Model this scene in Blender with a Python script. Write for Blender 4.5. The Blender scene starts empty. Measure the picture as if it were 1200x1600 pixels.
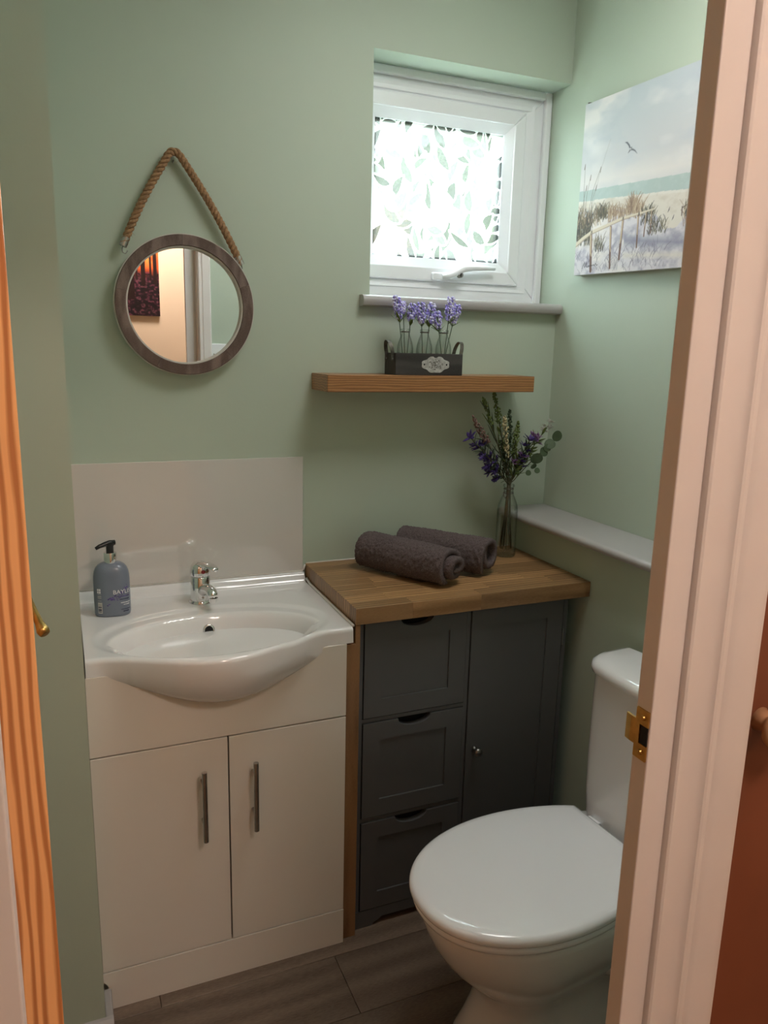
import bpy, bmesh, math, random
import numpy as np
from mathutils import Vector, Matrix, noise as mnoise

random.seed(7)
scene = bpy.context.scene
C = scene.collection
R = math.radians

# ------------------------------------------------------------------ camera
cam_d = bpy.data.cameras.new('camera')
cam = bpy.data.objects.new('camera', cam_d)
C.objects.link(cam)
cam_d.sensor_fit = 'HORIZONTAL'
cam_d.sensor_width = 36.0
cam_d.lens = 36.0
cam_d.clip_start = 0.02
AX = np.array([[0.92188671, -0.05997048, 0.38279033],
               [-0.38674632, -0.20234236, 0.89971376],
               [0.02349843, -0.97747691, -0.20973009]])
m = Matrix.Identity(4)
for i in range(3):
    m[i][0] = AX[i, 0]
    m[i][1] = -AX[i, 1]
    m[i][2] = -AX[i, 2]
m[0][3], m[1][3], m[2][3] = 0.0, -1.96, 1.46
cam.matrix_world = m
scene.camera = cam

# ------------------------------------------------------------------ world, exposure
world = bpy.data.worlds.new('sky')
scene.world = world
world.use_nodes = True
bg = world.node_tree.nodes['Background']
bg.inputs['Color'].default_value = (0.80, 0.91, 1.0, 1)
bg.inputs['Strength'].default_value = 38.0
scene.view_settings.view_transform = 'Standard'
scene.view_settings.look = 'None'
scene.view_settings.exposure = 0.28
scene.view_settings.gamma = 1.0
scene.view_settings.use_curve_mapping = False
# daylight portal in the window opening (guides sampling of the sky only)
pd = bpy.data.lights.new('window_portal', 'AREA')
pd.shape = 'RECTANGLE'
pd.size, pd.size_y = 0.40, 0.40
pd.cycles.is_portal = True
po = bpy.data.objects.new('window_portal', pd)
po.location = (1.03, 0.17, 1.885)
po.rotation_euler = (R(-90), 0, 0)
C.objects.link(po)
LAMP_BATH = 10.5      # emission of the added, unseen bathroom lamp
LAMP_HALL = 44.0     # emission of the added, unseen hall lamp

# ------------------------------------------------------------------ materials
def new_mat(name):
    mt = bpy.data.materials.new(name)
    mt.use_nodes = True
    nt = mt.node_tree
    b = nt.nodes['Principled BSDF']
    return mt, nt, b

def N(nt, t, **kw):
    n = nt.nodes.new(t)
    for k, v in kw.items():
        setattr(n, k, v)
    return n

def coords(nt, scale=(1, 1, 1), rand=False):
    tc = N(nt, 'ShaderNodeTexCoord')
    mp = N(nt, 'ShaderNodeMapping')
    mp.inputs['Scale'].default_value = scale
    if rand:
        oi = N(nt, 'ShaderNodeObjectInfo')
        ml = N(nt, 'ShaderNodeVectorMath', operation='SCALE')
        ml.inputs[0].default_value = (13.0, 17.0, 11.0)
        nt.links.new(oi.outputs['Random'], ml.inputs['Scale'])
        ad = N(nt, 'ShaderNodeVectorMath', operation='ADD')
        nt.links.new(tc.outputs['Object'], ad.inputs[0])
        nt.links.new(ml.outputs[0], ad.inputs[1])
        nt.links.new(ad.outputs[0], mp.inputs['Vector'])
        return mp, oi
    nt.links.new(tc.outputs['Object'], mp.inputs['Vector'])
    return mp, None

def bump(nt, b, height_socket, strength, dist=0.002):
    bp = N(nt, 'ShaderNodeBump')
    bp.inputs['Strength'].default_value = strength
    bp.inputs['Distance'].default_value = dist
    nt.links.new(height_socket, bp.inputs['Height'])
    nt.links.new(bp.outputs['Normal'], b.inputs['Normal'])

def plain(name, col, rough=0.5, metal=0.0, var=0.0, vscale=6.0, bmp=0.0, bscale=120.0, coat=0.0, spec=0.5, bdist=0.002):
    mt, nt, b = new_mat(name)
    b.inputs['Roughness'].default_value = rough
    b.inputs['Metallic'].default_value = metal
    b.inputs['Coat Weight'].default_value = coat
    b.inputs['Coat Roughness'].default_value = 0.05
    b.inputs['Specular IOR Level'].default_value = spec
    mp, _ = coords(nt)
    nz = N(nt, 'ShaderNodeTexNoise')
    nz.inputs['Scale'].default_value = vscale
    nz.inputs['Detail'].default_value = 4
    nt.links.new(mp.outputs[0], nz.inputs['Vector'])
    rp = N(nt, 'ShaderNodeValToRGB')
    rp.color_ramp.elements[0].position = 0.3
    rp.color_ramp.elements[1].position = 0.7
    rp.color_ramp.elements[0].color = (*[c * (1 - var) for c in col], 1)
    rp.color_ramp.elements[1].color = (*[min(1, c * (1 + var)) for c in col], 1)
    nt.links.new(nz.outputs['Fac'], rp.inputs['Fac'])
    nt.links.new(rp.outputs['Color'], b.inputs['Base Color'])
    if bmp > 0:
        n2 = N(nt, 'ShaderNodeTexNoise')
        n2.inputs['Scale'].default_value = bscale
        n2.inputs['Detail'].default_value = 3
        nt.links.new(mp.outputs[0], n2.inputs['Vector'])
        bump(nt, b, n2.outputs['Fac'], bmp, bdist)
    return mt

def wood(name, c_dark, c_light, scale=(1, 1, 1), bands=8.0, distort=4.0, rough=0.5, tint=0.25, fine=0.35, coat=0.0, bmp=0.15, banddir='Y', contrast=(0.25, 0.8)):
    """grain runs along the axis with the smallest scale"""
    mt, nt, b = new_mat(name)
    b.inputs['Roughness'].default_value = rough
    b.inputs['Coat Weight'].default_value = coat
    mp, oi = coords(nt, scale, rand=True)
    wv = N(nt, 'ShaderNodeTexWave', wave_type='BANDS', bands_direction=banddir, wave_profile='SIN')
    wv.inputs['Scale'].default_value = bands
    wv.inputs['Distortion'].default_value = distort
    wv.inputs['Detail'].default_value = 2.5
    wv.inputs['Detail Scale'].default_value = 1.0
    nt.links.new(mp.outputs[0], wv.inputs['Vector'])
    nz = N(nt, 'ShaderNodeTexNoise')
    nz.inputs['Scale'].default_value = 40
    nz.inputs['Detail'].default_value = 6
    nt.links.new(mp.outputs[0], nz.inputs['Vector'])
    mx = N(nt, 'ShaderNodeMix', data_type='FLOAT')
    mx.inputs['Factor'].default_value = fine
    nt.links.new(wv.outputs['Fac'], mx.inputs['A'])
    nt.links.new(nz.outputs['Fac'], mx.inputs['B'])
    rp = N(nt, 'ShaderNodeValToRGB')
    rp.color_ramp.elements[0].position = contrast[0]
    rp.color_ramp.elements[1].position = contrast[1]
    rp.color_ramp.elements[0].color = (*c_dark, 1)
    rp.color_ramp.elements[1].color = (*c_light, 1)
    nt.links.new(mx.outputs['Result'], rp.inputs['Fac'])
    hs = N(nt, 'ShaderNodeHueSaturation')
    mr = N(nt, 'ShaderNodeMapRange')
    mr.inputs['To Min'].default_value = 1 - tint
    mr.inputs['To Max'].default_value = 1 + tint
    nt.links.new(oi.outputs['Random'], mr.inputs['Value'])
    nt.links.new(mr.outputs['Result'], hs.inputs['Value'])
    nt.links.new(rp.outputs['Color'], hs.inputs['Color'])
    nt.links.new(hs.outputs['Color'], b.inputs['Base Color'])
    bump(nt, b, mx.outputs['Result'], bmp, 0.001)
    return mt

def painted(name, attr='print', rough=0.7):
    mt, nt, b = new_mat(name)
    at = N(nt, 'ShaderNodeAttribute', attribute_name=attr)
    b.inputs['Roughness'].default_value = rough
    nt.links.new(at.outputs['Color'], b.inputs['Base Color'])
    mp, _ = coords(nt)
    n2 = N(nt, 'ShaderNodeTexNoise')
    n2.inputs['Scale'].default_value = 900
    nt.links.new(mp.outputs[0], n2.inputs['Vector'])
    bump(nt, b, n2.outputs['Fac'], 0.15, 0.0005)
    return mt

def emitter(name, col, strength):
    mt, nt, b = new_mat(name)
    b.inputs['Base Color'].default_value = (0.9, 0.9, 0.9, 1)
    b.inputs['Emission Color'].default_value = (*col, 1)
    b.inputs['Emission Strength'].default_value = strength
    return mt

def clear_glass(name, tint=(0.978, 0.988, 0.982), gloss=0.10):
    """thin bottle glass: mostly see-through with a Fresnel reflection"""
    mt, nt, b = new_mat(name)
    nt.nodes.remove(b)
    out = nt.nodes['Material Output']
    tr = N(nt, 'ShaderNodeBsdfTransparent')
    gl = N(nt, 'ShaderNodeBsdfGlossy')
    gl.inputs['Roughness'].default_value = 0.04
    lw = N(nt, 'ShaderNodeLayerWeight')
    lw.inputs['Blend'].default_value = 0.35
    rp = N(nt, 'ShaderNodeValToRGB')
    rp.color_ramp.elements[0].position = 0.25
    rp.color_ramp.elements[0].color = (*tint, 1)
    rp.color_ramp.elements[1].position = 0.95
    rp.color_ramp.elements[1].color = (tint[0] * 0.72, tint[1] * 0.76, tint[2] * 0.74, 1)
    nt.links.new(lw.outputs['Facing'], rp.inputs['Fac'])
    nt.links.new(rp.outputs['Color'], tr.inputs['Color'])
    mx = N(nt, 'ShaderNodeMixShader')
    mr = N(nt, 'ShaderNodeMapRange')
    mr.inputs['To Min'].default_value = gloss * 0.3
    mr.inputs['To Max'].default_value = gloss * 3
    nt.links.new(lw.outputs['Fresnel'], mr.inputs['Value'])
    nt.links.new(mr.outputs['Result'], mx.inputs['Fac'])
    nt.links.new(tr.outputs[0], mx.inputs[1])
    nt.links.new(gl.outputs[0], mx.inputs[2])
    nt.links.new(mx.outputs[0], out.inputs['Surface'])
    return mt

M = {}
M['wall'] = plain('sage_paint', (0.46, 0.535, 0.435), 0.62, var=0.02, vscale=2, bmp=0.06, bscale=160)
M['hallwall'] = plain('cream_paint', (0.88, 0.76, 0.58), 0.7, var=0.02, vscale=2, bmp=0.05, bscale=160)
M['ceil'] = plain('ceiling_paint', (0.88, 0.88, 0.87), 0.8, var=0.02, bmp=0.05)
M['upvc'] = plain('white_upvc', (0.86, 0.88, 0.91), 0.3, var=0.01)
M['greysill'] = plain('grey_gloss_paint', (0.40, 0.385, 0.375), 0.28, var=0.02, bmp=0.03, bscale=30)
M['white_gloss'] = plain('white_woodwork_paint', (0.74, 0.70, 0.68), 0.38, var=0.02, vscale=15, bmp=0.05, bscale=60)
M['cream_gloss'] = plain('gloss_cream_board', (0.79, 0.75, 0.68), 0.22, var=0.01, coat=0.3)
M['ceramic'] = plain('white_ceramic', (0.80, 0.795, 0.79), 0.12, var=0.01, coat=0.6)
M['lidplastic'] = plain('white_seat_plastic', (0.90, 0.91, 0.94), 0.16, var=0.01, coat=0.5, bmp=0.02, bscale=12)
M['splash'] = plain('glossy_acrylic', (0.66, 0.63, 0.59), 0.05, var=0.01, coat=1.0, spec=1.0)
M['silicone'] = plain('white_silicone', (0.74, 0.71, 0.66), 0.35)
M['chrome'] = plain('chrome', (0.80, 0.80, 0.80), 0.08, metal=1.0)
M['steel'] = plain('brushed_steel', (0.42, 0.40, 0.38), 0.28, metal=1.0, var=0.1, vscale=60)
M['brass'] = plain('aged_brass', (0.55, 0.36, 0.12), 0.3, metal=1.0, var=0.2, vscale=80)
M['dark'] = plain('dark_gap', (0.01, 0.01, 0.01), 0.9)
M['grey_cab'] = plain('anthracite_paint', (0.094, 0.095, 0.097), 0.42, var=0.03, bmp=0.03, bscale=80)
M['pewter'] = plain('pewter', (0.30, 0.29, 0.27), 0.3, metal=1.0)
M['mirror'] = plain('mirror_glass', (0.93, 0.94, 0.93), 0.005, metal=1.0)
M['mirror_wood'] = wood('weathered_brown_wood', (0.10, 0.062, 0.048), (0.27, 0.195, 0.165), (30, 30, 8), 1.2, 6, rough=0.65, tint=0.15, fine=0.6)
M['whitewash'] = plain('whitewashed_edge', (0.58, 0.55, 0.49), 0.6, var=0.08, vscale=60)
M['rope'] = plain('jute_rope', (0.33, 0.19, 0.095), 0.9, var=0.35, vscale=180, bmp=0.8, bscale=500)
M['oak'] = wood('oak_block', (0.22, 0.115, 0.045), (0.46, 0.265, 0.12), (3, 26, 26), 0.9, 5, rough=0.42, tint=0.28, fine=0.5, coat=0.05)
M['oakpanel'] = wood('oak_upright', (0.15, 0.072, 0.026), (0.33, 0.175, 0.075), (26, 26, 3), 0.9, 5, rough=0.5, tint=0.05, fine=0.5)
M['shelfwood'] = wood('varnished_shelf_wood', (0.24, 0.105, 0.035), (0.42, 0.20, 0.075), (4, 22, 30), 1.6, 6, rough=0.4, tint=0.02, fine=0.4, coat=0.1, banddir='Z')
M['pine'] = wood('orange_pine', (0.50, 0.19, 0.062), (0.88, 0.46, 0.19), (20, 14, 2.0), 2.0, 6.5, rough=0.4, tint=0.05, fine=0.12, coat=0.15, banddir='X', contrast=(0.15, 0.7))
M['plank'] = wood('grey_brown_vinyl', (0.10, 0.068, 0.046), (0.215, 0.16, 0.118), (2.2, 12, 12), 0.35, 9, rough=0.42, tint=0.16, fine=0.75)
M['browndoor'] = plain('dark_red_brown_stain', (0.20, 0.062, 0.03), 0.45, var=0.15, vscale=4)
M['knobwood'] = plain('pale_varnished_knob', (0.62, 0.36, 0.20), 0.35, var=0.05)
M['hallfloor'] = wood('hall_boards', (0.22, 0.10, 0.045), (0.42, 0.21, 0.10), (16, 2, 10), 1.0, 4, rough=0.5, tint=0.05)
M['towel'] = plain('mauve_grey_terry', (0.165, 0.130, 0.130), 1.0, var=0.40, vscale=420, bmp=0.9, bscale=700, spec=0.1, bdist=0.004)
M['crate'] = wood('dark_grey_crate_wood', (0.022, 0.020, 0.018), (0.07, 0.064, 0.058), (5, 30, 30), 1.0, 5, rough=0.7, tint=0.2, fine=0.6)
M['plate'] = plain('worn_white_plate', (0.40, 0.40, 0.375), 0.6, var=0.35, vscale=110)
M['galv'] = plain('tarnished_metal', (0.13, 0.12, 0.10), 0.4, metal=0.8, var=0.4, vscale=90)
M['lav'] = plain('lavender_floret', (0.36, 0.31, 0.74), 0.7, var=0.35, vscale=300)
M['lavpale'] = plain('lavender_floret_pale', (0.66, 0.64, 0.93), 0.7, var=0.25, vscale=300)
M['leafpale'] = plain('pale_green_leaf', (0.30, 0.36, 0.24), 0.6, var=0.3, vscale=120)
M['leafdark'] = plain('dark_green_leaf', (0.045, 0.075, 0.035), 0.55, var=0.35, vscale=90)
M['leafmid'] = plain('mid_green_leaf', (0.12, 0.17, 0.045), 0.6, var=0.35, vscale=90)
M['euca'] = plain('eucalyptus_leaf', (0.065, 0.10, 0.05), 0.5, var=0.2, vscale=60)
M['stem'] = plain('brown_green_stem', (0.07, 0.065, 0.03), 0.7, var=0.2, vscale=80)
M['purple'] = plain('deep_purple_petal', (0.055, 0.03, 0.17), 0.6, var=0.4, vscale=100)
M['lilac'] = plain('lilac_petal', (0.30, 0.16, 0.36), 0.6, var=0.25, vscale=100)
M['dusky'] = plain('dusky_pink_floret', (0.20, 0.12, 0.10), 0.8, var=0.3, vscale=200)
M['creamfl'] = plain('cream_floret', (0.50, 0.44, 0.26), 0.8, var=0.25, vscale=200)
M['whitefl'] = plain('white_petal', (0.62, 0.64, 0.58), 0.7, var=0.1, vscale=100)
M['soap'] = plain('grey_blue_translucent_plastic', (0.17, 0.20, 0.255), 0.3, var=0.05, vscale=20, coat=0.2)
M['black'] = plain('black_plastic', (0.012, 0.012, 0.013), 0.3)
M['ink_white'] = plain('white_print', (0.78, 0.78, 0.80), 0.5)
M['ink_navy'] = plain('navy_print', (0.025, 0.03, 0.075), 0.5)
M['ink_violet'] = plain('violet_print', (0.09, 0.06, 0.22), 0.5, var=0.4, vscale=150)
M['paper'] = plain('cream_label_paper', (0.55, 0.54, 0.50), 0.6)
M['red'] = plain('red_dot', (0.25, 0.01, 0.015), 0.3)
M['blue'] = plain('blue_dot', (0.02, 0.05, 0.30), 0.3)
M['print'] = painted('printed_canvas')
M['print_gloss'] = painted('printed_poster', rough=0.4)
M['canvas_edge'] = plain('white_canvas_edge', (0.62, 0.62, 0.60), 0.8, bmp=0.2, bscale=700)
M['glass'] = clear_glass('bottle_glass')
M['switch'] = plain('white_switch_plastic', (0.80, 0.82, 0.84), 0.35)
M['skirt'] = plain('grey_skirting_paint', (0.37, 0.355, 0.345), 0.4)
M['hedge'] = plain('hedge_leaf', (0.16, 0.24, 0.07), 0.8, var=0.5, vscale=9)
M['brickm'] = plain('garden_brick', (0.52, 0.27, 0.15), 0.9, var=0.25, vscale=8)
M['lawn'] = plain('lawn', (0.14, 0.20, 0.06), 0.9, var=0.3, vscale=4)

def window_pane_material():
    """obscured glass pressed with a leaf pattern: outlines clear, grounds milky"""
    mt, nt, b = new_mat('leaf_pattern_glass')
    nt.nodes.remove(b)
    out = nt.nodes['Material Output']
    mp, _ = coords(nt)
    at = N(nt, 'ShaderNodeAttribute', attribute_name='print')
    # fine stipple of the pressed grounds
    n3 = N(nt, 'ShaderNodeTexNoise')
    n3.inputs['Scale'].default_value = 160
    n3.inputs['Detail'].default_value = 2
    nt.links.new(mp.outputs[0], n3.inputs['Vector'])
    mr = N(nt, 'ShaderNodeMapRange')
    mr.inputs['From Min'].default_value = 0.3
    mr.inputs['From Max'].default_value = 0.7
    mr.inputs['To Min'].default_value = 0.985
    mr.inputs['To Max'].default_value = 1.0
    nt.links.new(n3.outputs['Fac'], mr.inputs['Value'])
    ml = N(nt, 'ShaderNodeMath', operation='MULTIPLY')
    nt.links.new(at.outputs['Fac'], ml.inputs[0])
    nt.links.new(mr.outputs['Result'], ml.inputs[1])
    mn = ml
    cr = N(nt, 'ShaderNodeMix', data_type='RGBA')
    cr.inputs['A'].default_value = (0.80, 0.82, 0.81, 1)
    cr.inputs['B'].default_value = (0.030, 0.0325, 0.0275, 1)
    nt.links.new(ml.outputs[0], cr.inputs['Factor'])
    tr = N(nt, 'ShaderNodeBsdfTransparent')
    nt.links.new(cr.outputs['Result'], tr.inputs['Color'])
    tl = N(nt, 'ShaderNodeBsdfTranslucent')
    nt.links.new(cr.outputs['Result'], tl.inputs['Color'])
    bp = N(nt, 'ShaderNodeBump')
    bp.inputs['Strength'].default_value = 0.6
    bp.inputs['Distance'].default_value = 0.004
    nt.links.new(mn.outputs[0], bp.inputs['Height'])
    nt.links.new(bp.outputs['Normal'], tl.inputs['Normal'])
    gl = N(nt, 'ShaderNodeBsdfGlossy')
    gl.inputs['Roughness'].default_value = 0.15
    nt.links.new(bp.outputs['Normal'], gl.inputs['Normal'])
    mx = N(nt, 'ShaderNodeMixShader')
    mx.inputs['Fac'].default_value = 0.45
    nt.links.new(tr.outputs[0], mx.inputs[1])
    nt.links.new(tl.outputs[0], mx.inputs[2])
    mx2 = N(nt, 'ShaderNodeMixShader')
    mx2.inputs['Fac'].default_value = 0.05
    nt.links.new(mx.outputs[0], mx2.inputs[1])
    nt.links.new(gl.outputs[0], mx2.inputs[2])
    nt.links.new(mx2.outputs[0], out.inputs['Surface'])
    return mt
M['pane'] = window_pane_material()

# ------------------------------------------------------------------ building helpers
class G:
    """collects geometry for one mesh object"""
    def __init__(self):
        self.bm = bmesh.new()

    def box(self, x0, x1, y0, y1, z0, z1, bev=0.0, seg=2):
        x0, x1 = min(x0, x1), max(x0, x1)
        y0, y1 = min(y0, y1), max(y0, y1)
        z0, z1 = min(z0, z1), max(z0, z1)
        bm = bmesh.new()
        v = [bm.verts.new((x, y, z)) for x in (x0, x1) for y in (y0, y1) for z in (z0, z1)]
        for f in ((0, 1, 3, 2), (4, 6, 7, 5), (0, 4, 5, 1), (2, 3, 7, 6), (0, 2, 6, 4), (1, 5, 7, 3)):
            bm.faces.new([v[i] for i in f])
        if bev > 0:
            bmesh.ops.bevel(bm, geom=list(bm.edges), offset=bev, segments=seg, affect='EDGES', profile=0.5)
        self._merge(bm)
        return self

    def _merge(self, bm):
        me = bpy.data.meshes.new('tmp')
        bm.to_mesh(me)
        bm.free()
        self.bm.from_mesh(me)
        bpy.data.meshes.remove(me)

    def prism(self, poly, a0, a1, axis='z', bev=0.0, seg=2):
        """poly in the two other axes, in order (x,y) for z, (x,z) for y, (y,z) for x"""
        def p3(p, a):
            return {'z': (p[0], p[1], a), 'y': (p[0], a, p[1]), 'x': (a, p[0], p[1])}[axis]
        bm = bmesh.new()
        lo = [bm.verts.new(p3(p, a0)) for p in poly]
        hi = [bm.verts.new(p3(p, a1)) for p in poly]
        n = len(poly)
        bm.faces.new(lo)
        bm.faces.new(hi)
        for i in range(n):
            bm.faces.new((lo[i], lo[(i + 1) % n], hi[(i + 1) % n], hi[i]))
        bmesh.ops.recalc_face_normals(bm, faces=bm.faces)
        if bev > 0:
            bmesh.ops.bevel(bm, geom=list(bm.edges), offset=bev, segments=seg, affect='EDGES', profile=0.5, clamp_overlap=True)
        self._merge(bm)
        return self

    def lathe(self, prof, c=(0, 0, 0), axis='z', n=32, sx=1.0, sy=1.0):
        """prof: list of (radius, height along axis)"""
        rings = []
        for r, h in prof:
            ring = []
            if r < 1e-6:
                ring = [self.bm.verts.new(self._ax(0, 0, h, c, axis))]
            else:
                for i in range(n):
                    a = 2 * math.pi * i / n
                    ring.append(self.bm.verts.new(self._ax(r * math.cos(a) * sx, r * math.sin(a) * sy, h, c, axis)))
            rings.append(ring)
        for a, b in zip(rings, rings[1:]):
            if len(a) == 1 and len(b) == 1:
                continue
            for i in range(n):
                j = (i + 1) % n
                if len(a) == 1:
                    self.bm.faces.new((a[0], b[i], b[j]))
                elif len(b) == 1:
                    self.bm.faces.new((a[i], b[0], a[j]))
                else:
                    self.bm.faces.new((a[i], b[i], b[j], a[j]))
        return self

    @staticmethod
    def _ax(u, v, h, c, axis):
        if axis == 'z':
            return (c[0] + u, c[1] + v, c[2] + h)
        if axis == 'y':
            return (c[0] + u, c[1] + h, c[2] + v)
        return (c[0] + h, c[1] + u, c[2] + v)

    def tube(self, path, rad, n=10, caps=True, flat=1.0):
        """rad: number or one per point"""
        P = [Vector(p) for p in path]
        if not hasattr(rad, '__len__'):
            rad = [rad] * len(P)
        up = Vector((0, 0, 1))
        t0 = (P[1] - P[0]).normalized()
        if abs(t0.dot(up)) > 0.95:
            up = Vector((0, 1, 0))
        nrm = (up - t0 * up.dot(t0)).normalized()
        rings = []
        for i, p in enumerate(P):
            t = (P[min(i + 1, len(P) - 1)] - P[max(i - 1, 0)]).normalized()
            nrm = (nrm - t * nrm.dot(t)).normalized()
            bn = t.cross(nrm)
            rings.append([self.bm.verts.new(p + (nrm * math.cos(2 * math.pi * k / n) * flat + bn * math.sin(2 * math.pi * k / n)) * rad[i]) for k in range(n)])
        for a, b in zip(rings, rings[1:]):
            for i in range(n):
                j = (i + 1) % n
                self.bm.faces.new((a[i], a[j], b[j], b[i]))
        if caps:
            self.bm.faces.new(list(reversed(rings[0])))
            self.bm.faces.new(rings[-1])
        return self

    def loft(self, rings, close=True, cap0=True, cap1=True):
        vs = [[self.bm.verts.new(p) for p in r] for r in rings]
        n = len(vs[0])
        for a, b in zip(vs, vs[1:]):
            for i in range(n if close else n - 1):
                j = (i + 1) % n
                self.bm.faces.new((a[i], a[j], b[j], b[i]))
        if cap0:
            self.bm.faces.new(list(reversed(vs[0])))
        if cap1:
            self.bm.faces.new(vs[-1])
        return self

    def ball(self, c, r, n=2, s=(1, 1, 1)):
        bm = bmesh.new()
        bmesh.ops.create_icosphere(bm, subdivisions=n, radius=r)
        for v in bm.verts:
            v.co = Vector((v.co.x * s[0] + c[0], v.co.y * s[1] + c[1], v.co.z * s[2] + c[2]))
        self._merge(bm)
        return self

    def leaf(self, a, b, w, up=(0, 0, 1), bend=0.0, n=5):
        """a thin pointed leaf with thickness from a to b"""
        a, b = Vector(a), Vector(b)
        d = (b - a)
        L = d.length
        d = d.normalized()
        u = Vector(up)
        s = d.cross(u)
        if s.length < 1e-4:
            s = d.cross(Vector((1, 0, 0)))
        s.normalize()
        nn = s.cross(d)
        th = w * 0.08
        top, bot = [], []
        for i in range(n + 1):
            t = i / n
            ww = w * 0.5 * (math.sin(math.pi * min(1, t * 0.92 + 0.06))) ** 0.8
            c = a + d * L * t + nn * bend * math.sin(math.pi * t * 0.5)
            top.append([c - s * ww + nn * th, c + nn * th * 0.2, c + s * ww + nn * th])
            bot.append([c - s * ww, c - nn * th, c + s * ww])
        rings = [tp + list(reversed(bt)) for tp, bt in zip(top, bot)]
        self.loft(rings)
        return self

    def xform(self, mat):
        bmesh.ops.transform(self.bm, matrix=mat, verts=self.bm.verts)
        return self

    def obj(self, name, mat, parent=None, smooth=False, auto=None, kind=None):
        bmesh.ops.recalc_face_normals(self.bm, faces=self.bm.faces)
        me = bpy.data.meshes.new(name)
        self.bm.to_mesh(me)
        self.bm.free()
        if mat:
            me.materials.append(M[mat] if isinstance(mat, str) else mat)
        if smooth or auto:
            me.polygons.foreach_set('use_smooth', [True] * len(me.polygons))
            if auto:
                me.set_sharp_from_angle(angle=R(auto))
        o = bpy.data.objects.new(name, me)
        C.objects.link(o)
        if kind:
            o['kind'] = kind
        if parent is not None:
            put(o, parent)
        return o

def put(o, parent):
    o.parent = parent
    if parent.type == 'EMPTY':
        o.matrix_parent_inverse = Matrix.Translation(-parent.location)

def thing(name, loc, label, cat, group=None, kind=None):
    e = bpy.data.objects.new(name, None)
    e.empty_display_size = 0.05
    e.location = loc
    C.objects.link(e)
    return tag(e, label, cat, group, kind)

def tag(o, label, cat, group=None, kind=None):
    o['label'] = label
    o['category'] = cat
    if group:
        o['group'] = group
    if kind:
        o['kind'] = kind
    return o

def smoothstep(a, b, x):
    t = max(0.0, min(1.0, (x - a) / (b - a)))
    return t * t * (3 - 2 * t)

# picture raster on a real panel: colours of the print only -------------
class Raster:
    def __init__(self, w, h, nx, ny, base):
        self.w, self.h = w, h
        self.nx, self.ny = nx, ny
        u = np.linspace(0, w, nx)
        v = np.linspace(0, h, ny)
        self.U, self.V = np.meshgrid(u, v)
        self.a = np.zeros((ny, nx, 3)) + np.array(base)
        self.rng = np.random.default_rng(3)

    def mix(self, mask, col):
        mask = np.clip(mask, 0, 1)[..., None]
        self.a = self.a * (1 - mask) + np.array(col) * mask

    def noise(self, cu, cv, seed=0, oct=4):
        rng = np.random.default_rng(seed)
        out = np.zeros_like(self.U)
        amp, tot = 1.0, 0
        for o in range(oct):
            nu = int(self.w / cu * 2 ** o) + 3
            nv = int(self.h / cv * 2 ** o) + 3
            g = rng.random((nv, nu))
            x = self.U / self.w * (nu - 2)
            y = self.V / self.h * (nv - 2)
            xi, yi = x.astype(int), y.astype(int)
            fx, fy = x - xi, y - yi
            fx, fy = fx * fx * (3 - 2 * fx), fy * fy * (3 - 2 * fy)
            xi1, yi1 = np.minimum(xi + 1, nu - 1), np.minimum(yi + 1, nv - 1)
            out += amp * ((g[yi, xi] * (1 - fx) + g[yi, xi1] * fx) * (1 - fy) + (g[yi1, xi] * (1 - fx) + g[yi1, xi1] * fx) * fy)
            tot += amp
            amp *= 0.5
        return out / tot

    def line(self, pts, wid, col, op=1.0):
        best = np.full_like(self.U, 1e9)
        if not hasattr(wid, '__len__'):
            wid = [wid] * len(pts)
        pts = [tuple(p) for p in pts]
        lo_u = min(p[0] for p in pts) - 0.02
        hi_u = max(p[0] for p in pts) + 0.02
        lo_v = min(p[1] for p in pts) - 0.02
        hi_v = max(p[1] for p in pts) + 0.02
        i0, i1 = max(0, int(lo_u / self.w * self.nx)), min(self.nx, int(hi_u / self.w * self.nx) + 2)
        j0, j1 = max(0, int(lo_v / self.h * self.ny)), min(self.ny, int(hi_v / self.h * self.ny) + 2)
        if i1 <= i0 or j1 <= j0:
            return
        U, V = self.U[j0:j1, i0:i1], self.V[j0:j1, i0:i1]
        mask = np.zeros_like(U)
        px = self.w / self.nx
        for (a, b, wa, wb) in zip(pts, pts[1:], wid, wid[1:]):
            dx, dy = b[0] - a[0], b[1] - a[1]
            L2 = dx * dx + dy * dy + 1e-12
            t = np.clip(((U - a[0]) * dx + (V - a[1]) * dy) / L2, 0, 1)
            d = np.hypot(U - a[0] - t * dx, V - a[1] - t * dy)
            w = wa + (wb - wa) * t
            mask = np.maximum(mask, np.clip((w * 0.5 - d) / px + 0.5, 0, 1))
        mask = (mask * op)[..., None]
        self.a[j0:j1, i0:i1] = self.a[j0:j1, i0:i1] * (1 - mask) + np.array(col) * mask

    def panel(self, name, fn, mat, parent=None):
        """fn(u, v) -> world point"""
        vs = [fn(u, v) for u, v in zip(self.U.ravel(), self.V.ravel())]
        nx, ny = self.nx, self.ny
        idx = np.arange(nx * ny).reshape(ny, nx)
        fs = np.stack([idx[:-1, :-1], idx[:-1, 1:], idx[1:, 1:], idx[1:, :-1]], -1).reshape(-1, 4)
        me = bpy.data.meshes.new(name)
        me.from_pydata(vs, [], fs.tolist())
        at = me.color_attributes.new('print', 'FLOAT_COLOR', 'POINT')
        srgb = np.clip(self.a.reshape(-1, 3), 0, 1)
        lin = np.where(srgb <= 0.04045, srgb / 12.92, ((srgb + 0.055) / 1.055) ** 2.4)
        rgba = np.concatenate([lin, np.ones((len(lin), 1))], 1).astype(np.float32)
        at.data.foreach_set('color', rgba.ravel())
        me.materials.append(M[mat])
        o = bpy.data.objects.new(name, me)
        C.objects.link(o)
        if parent is not None:
            put(o, parent)
        return o

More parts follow.
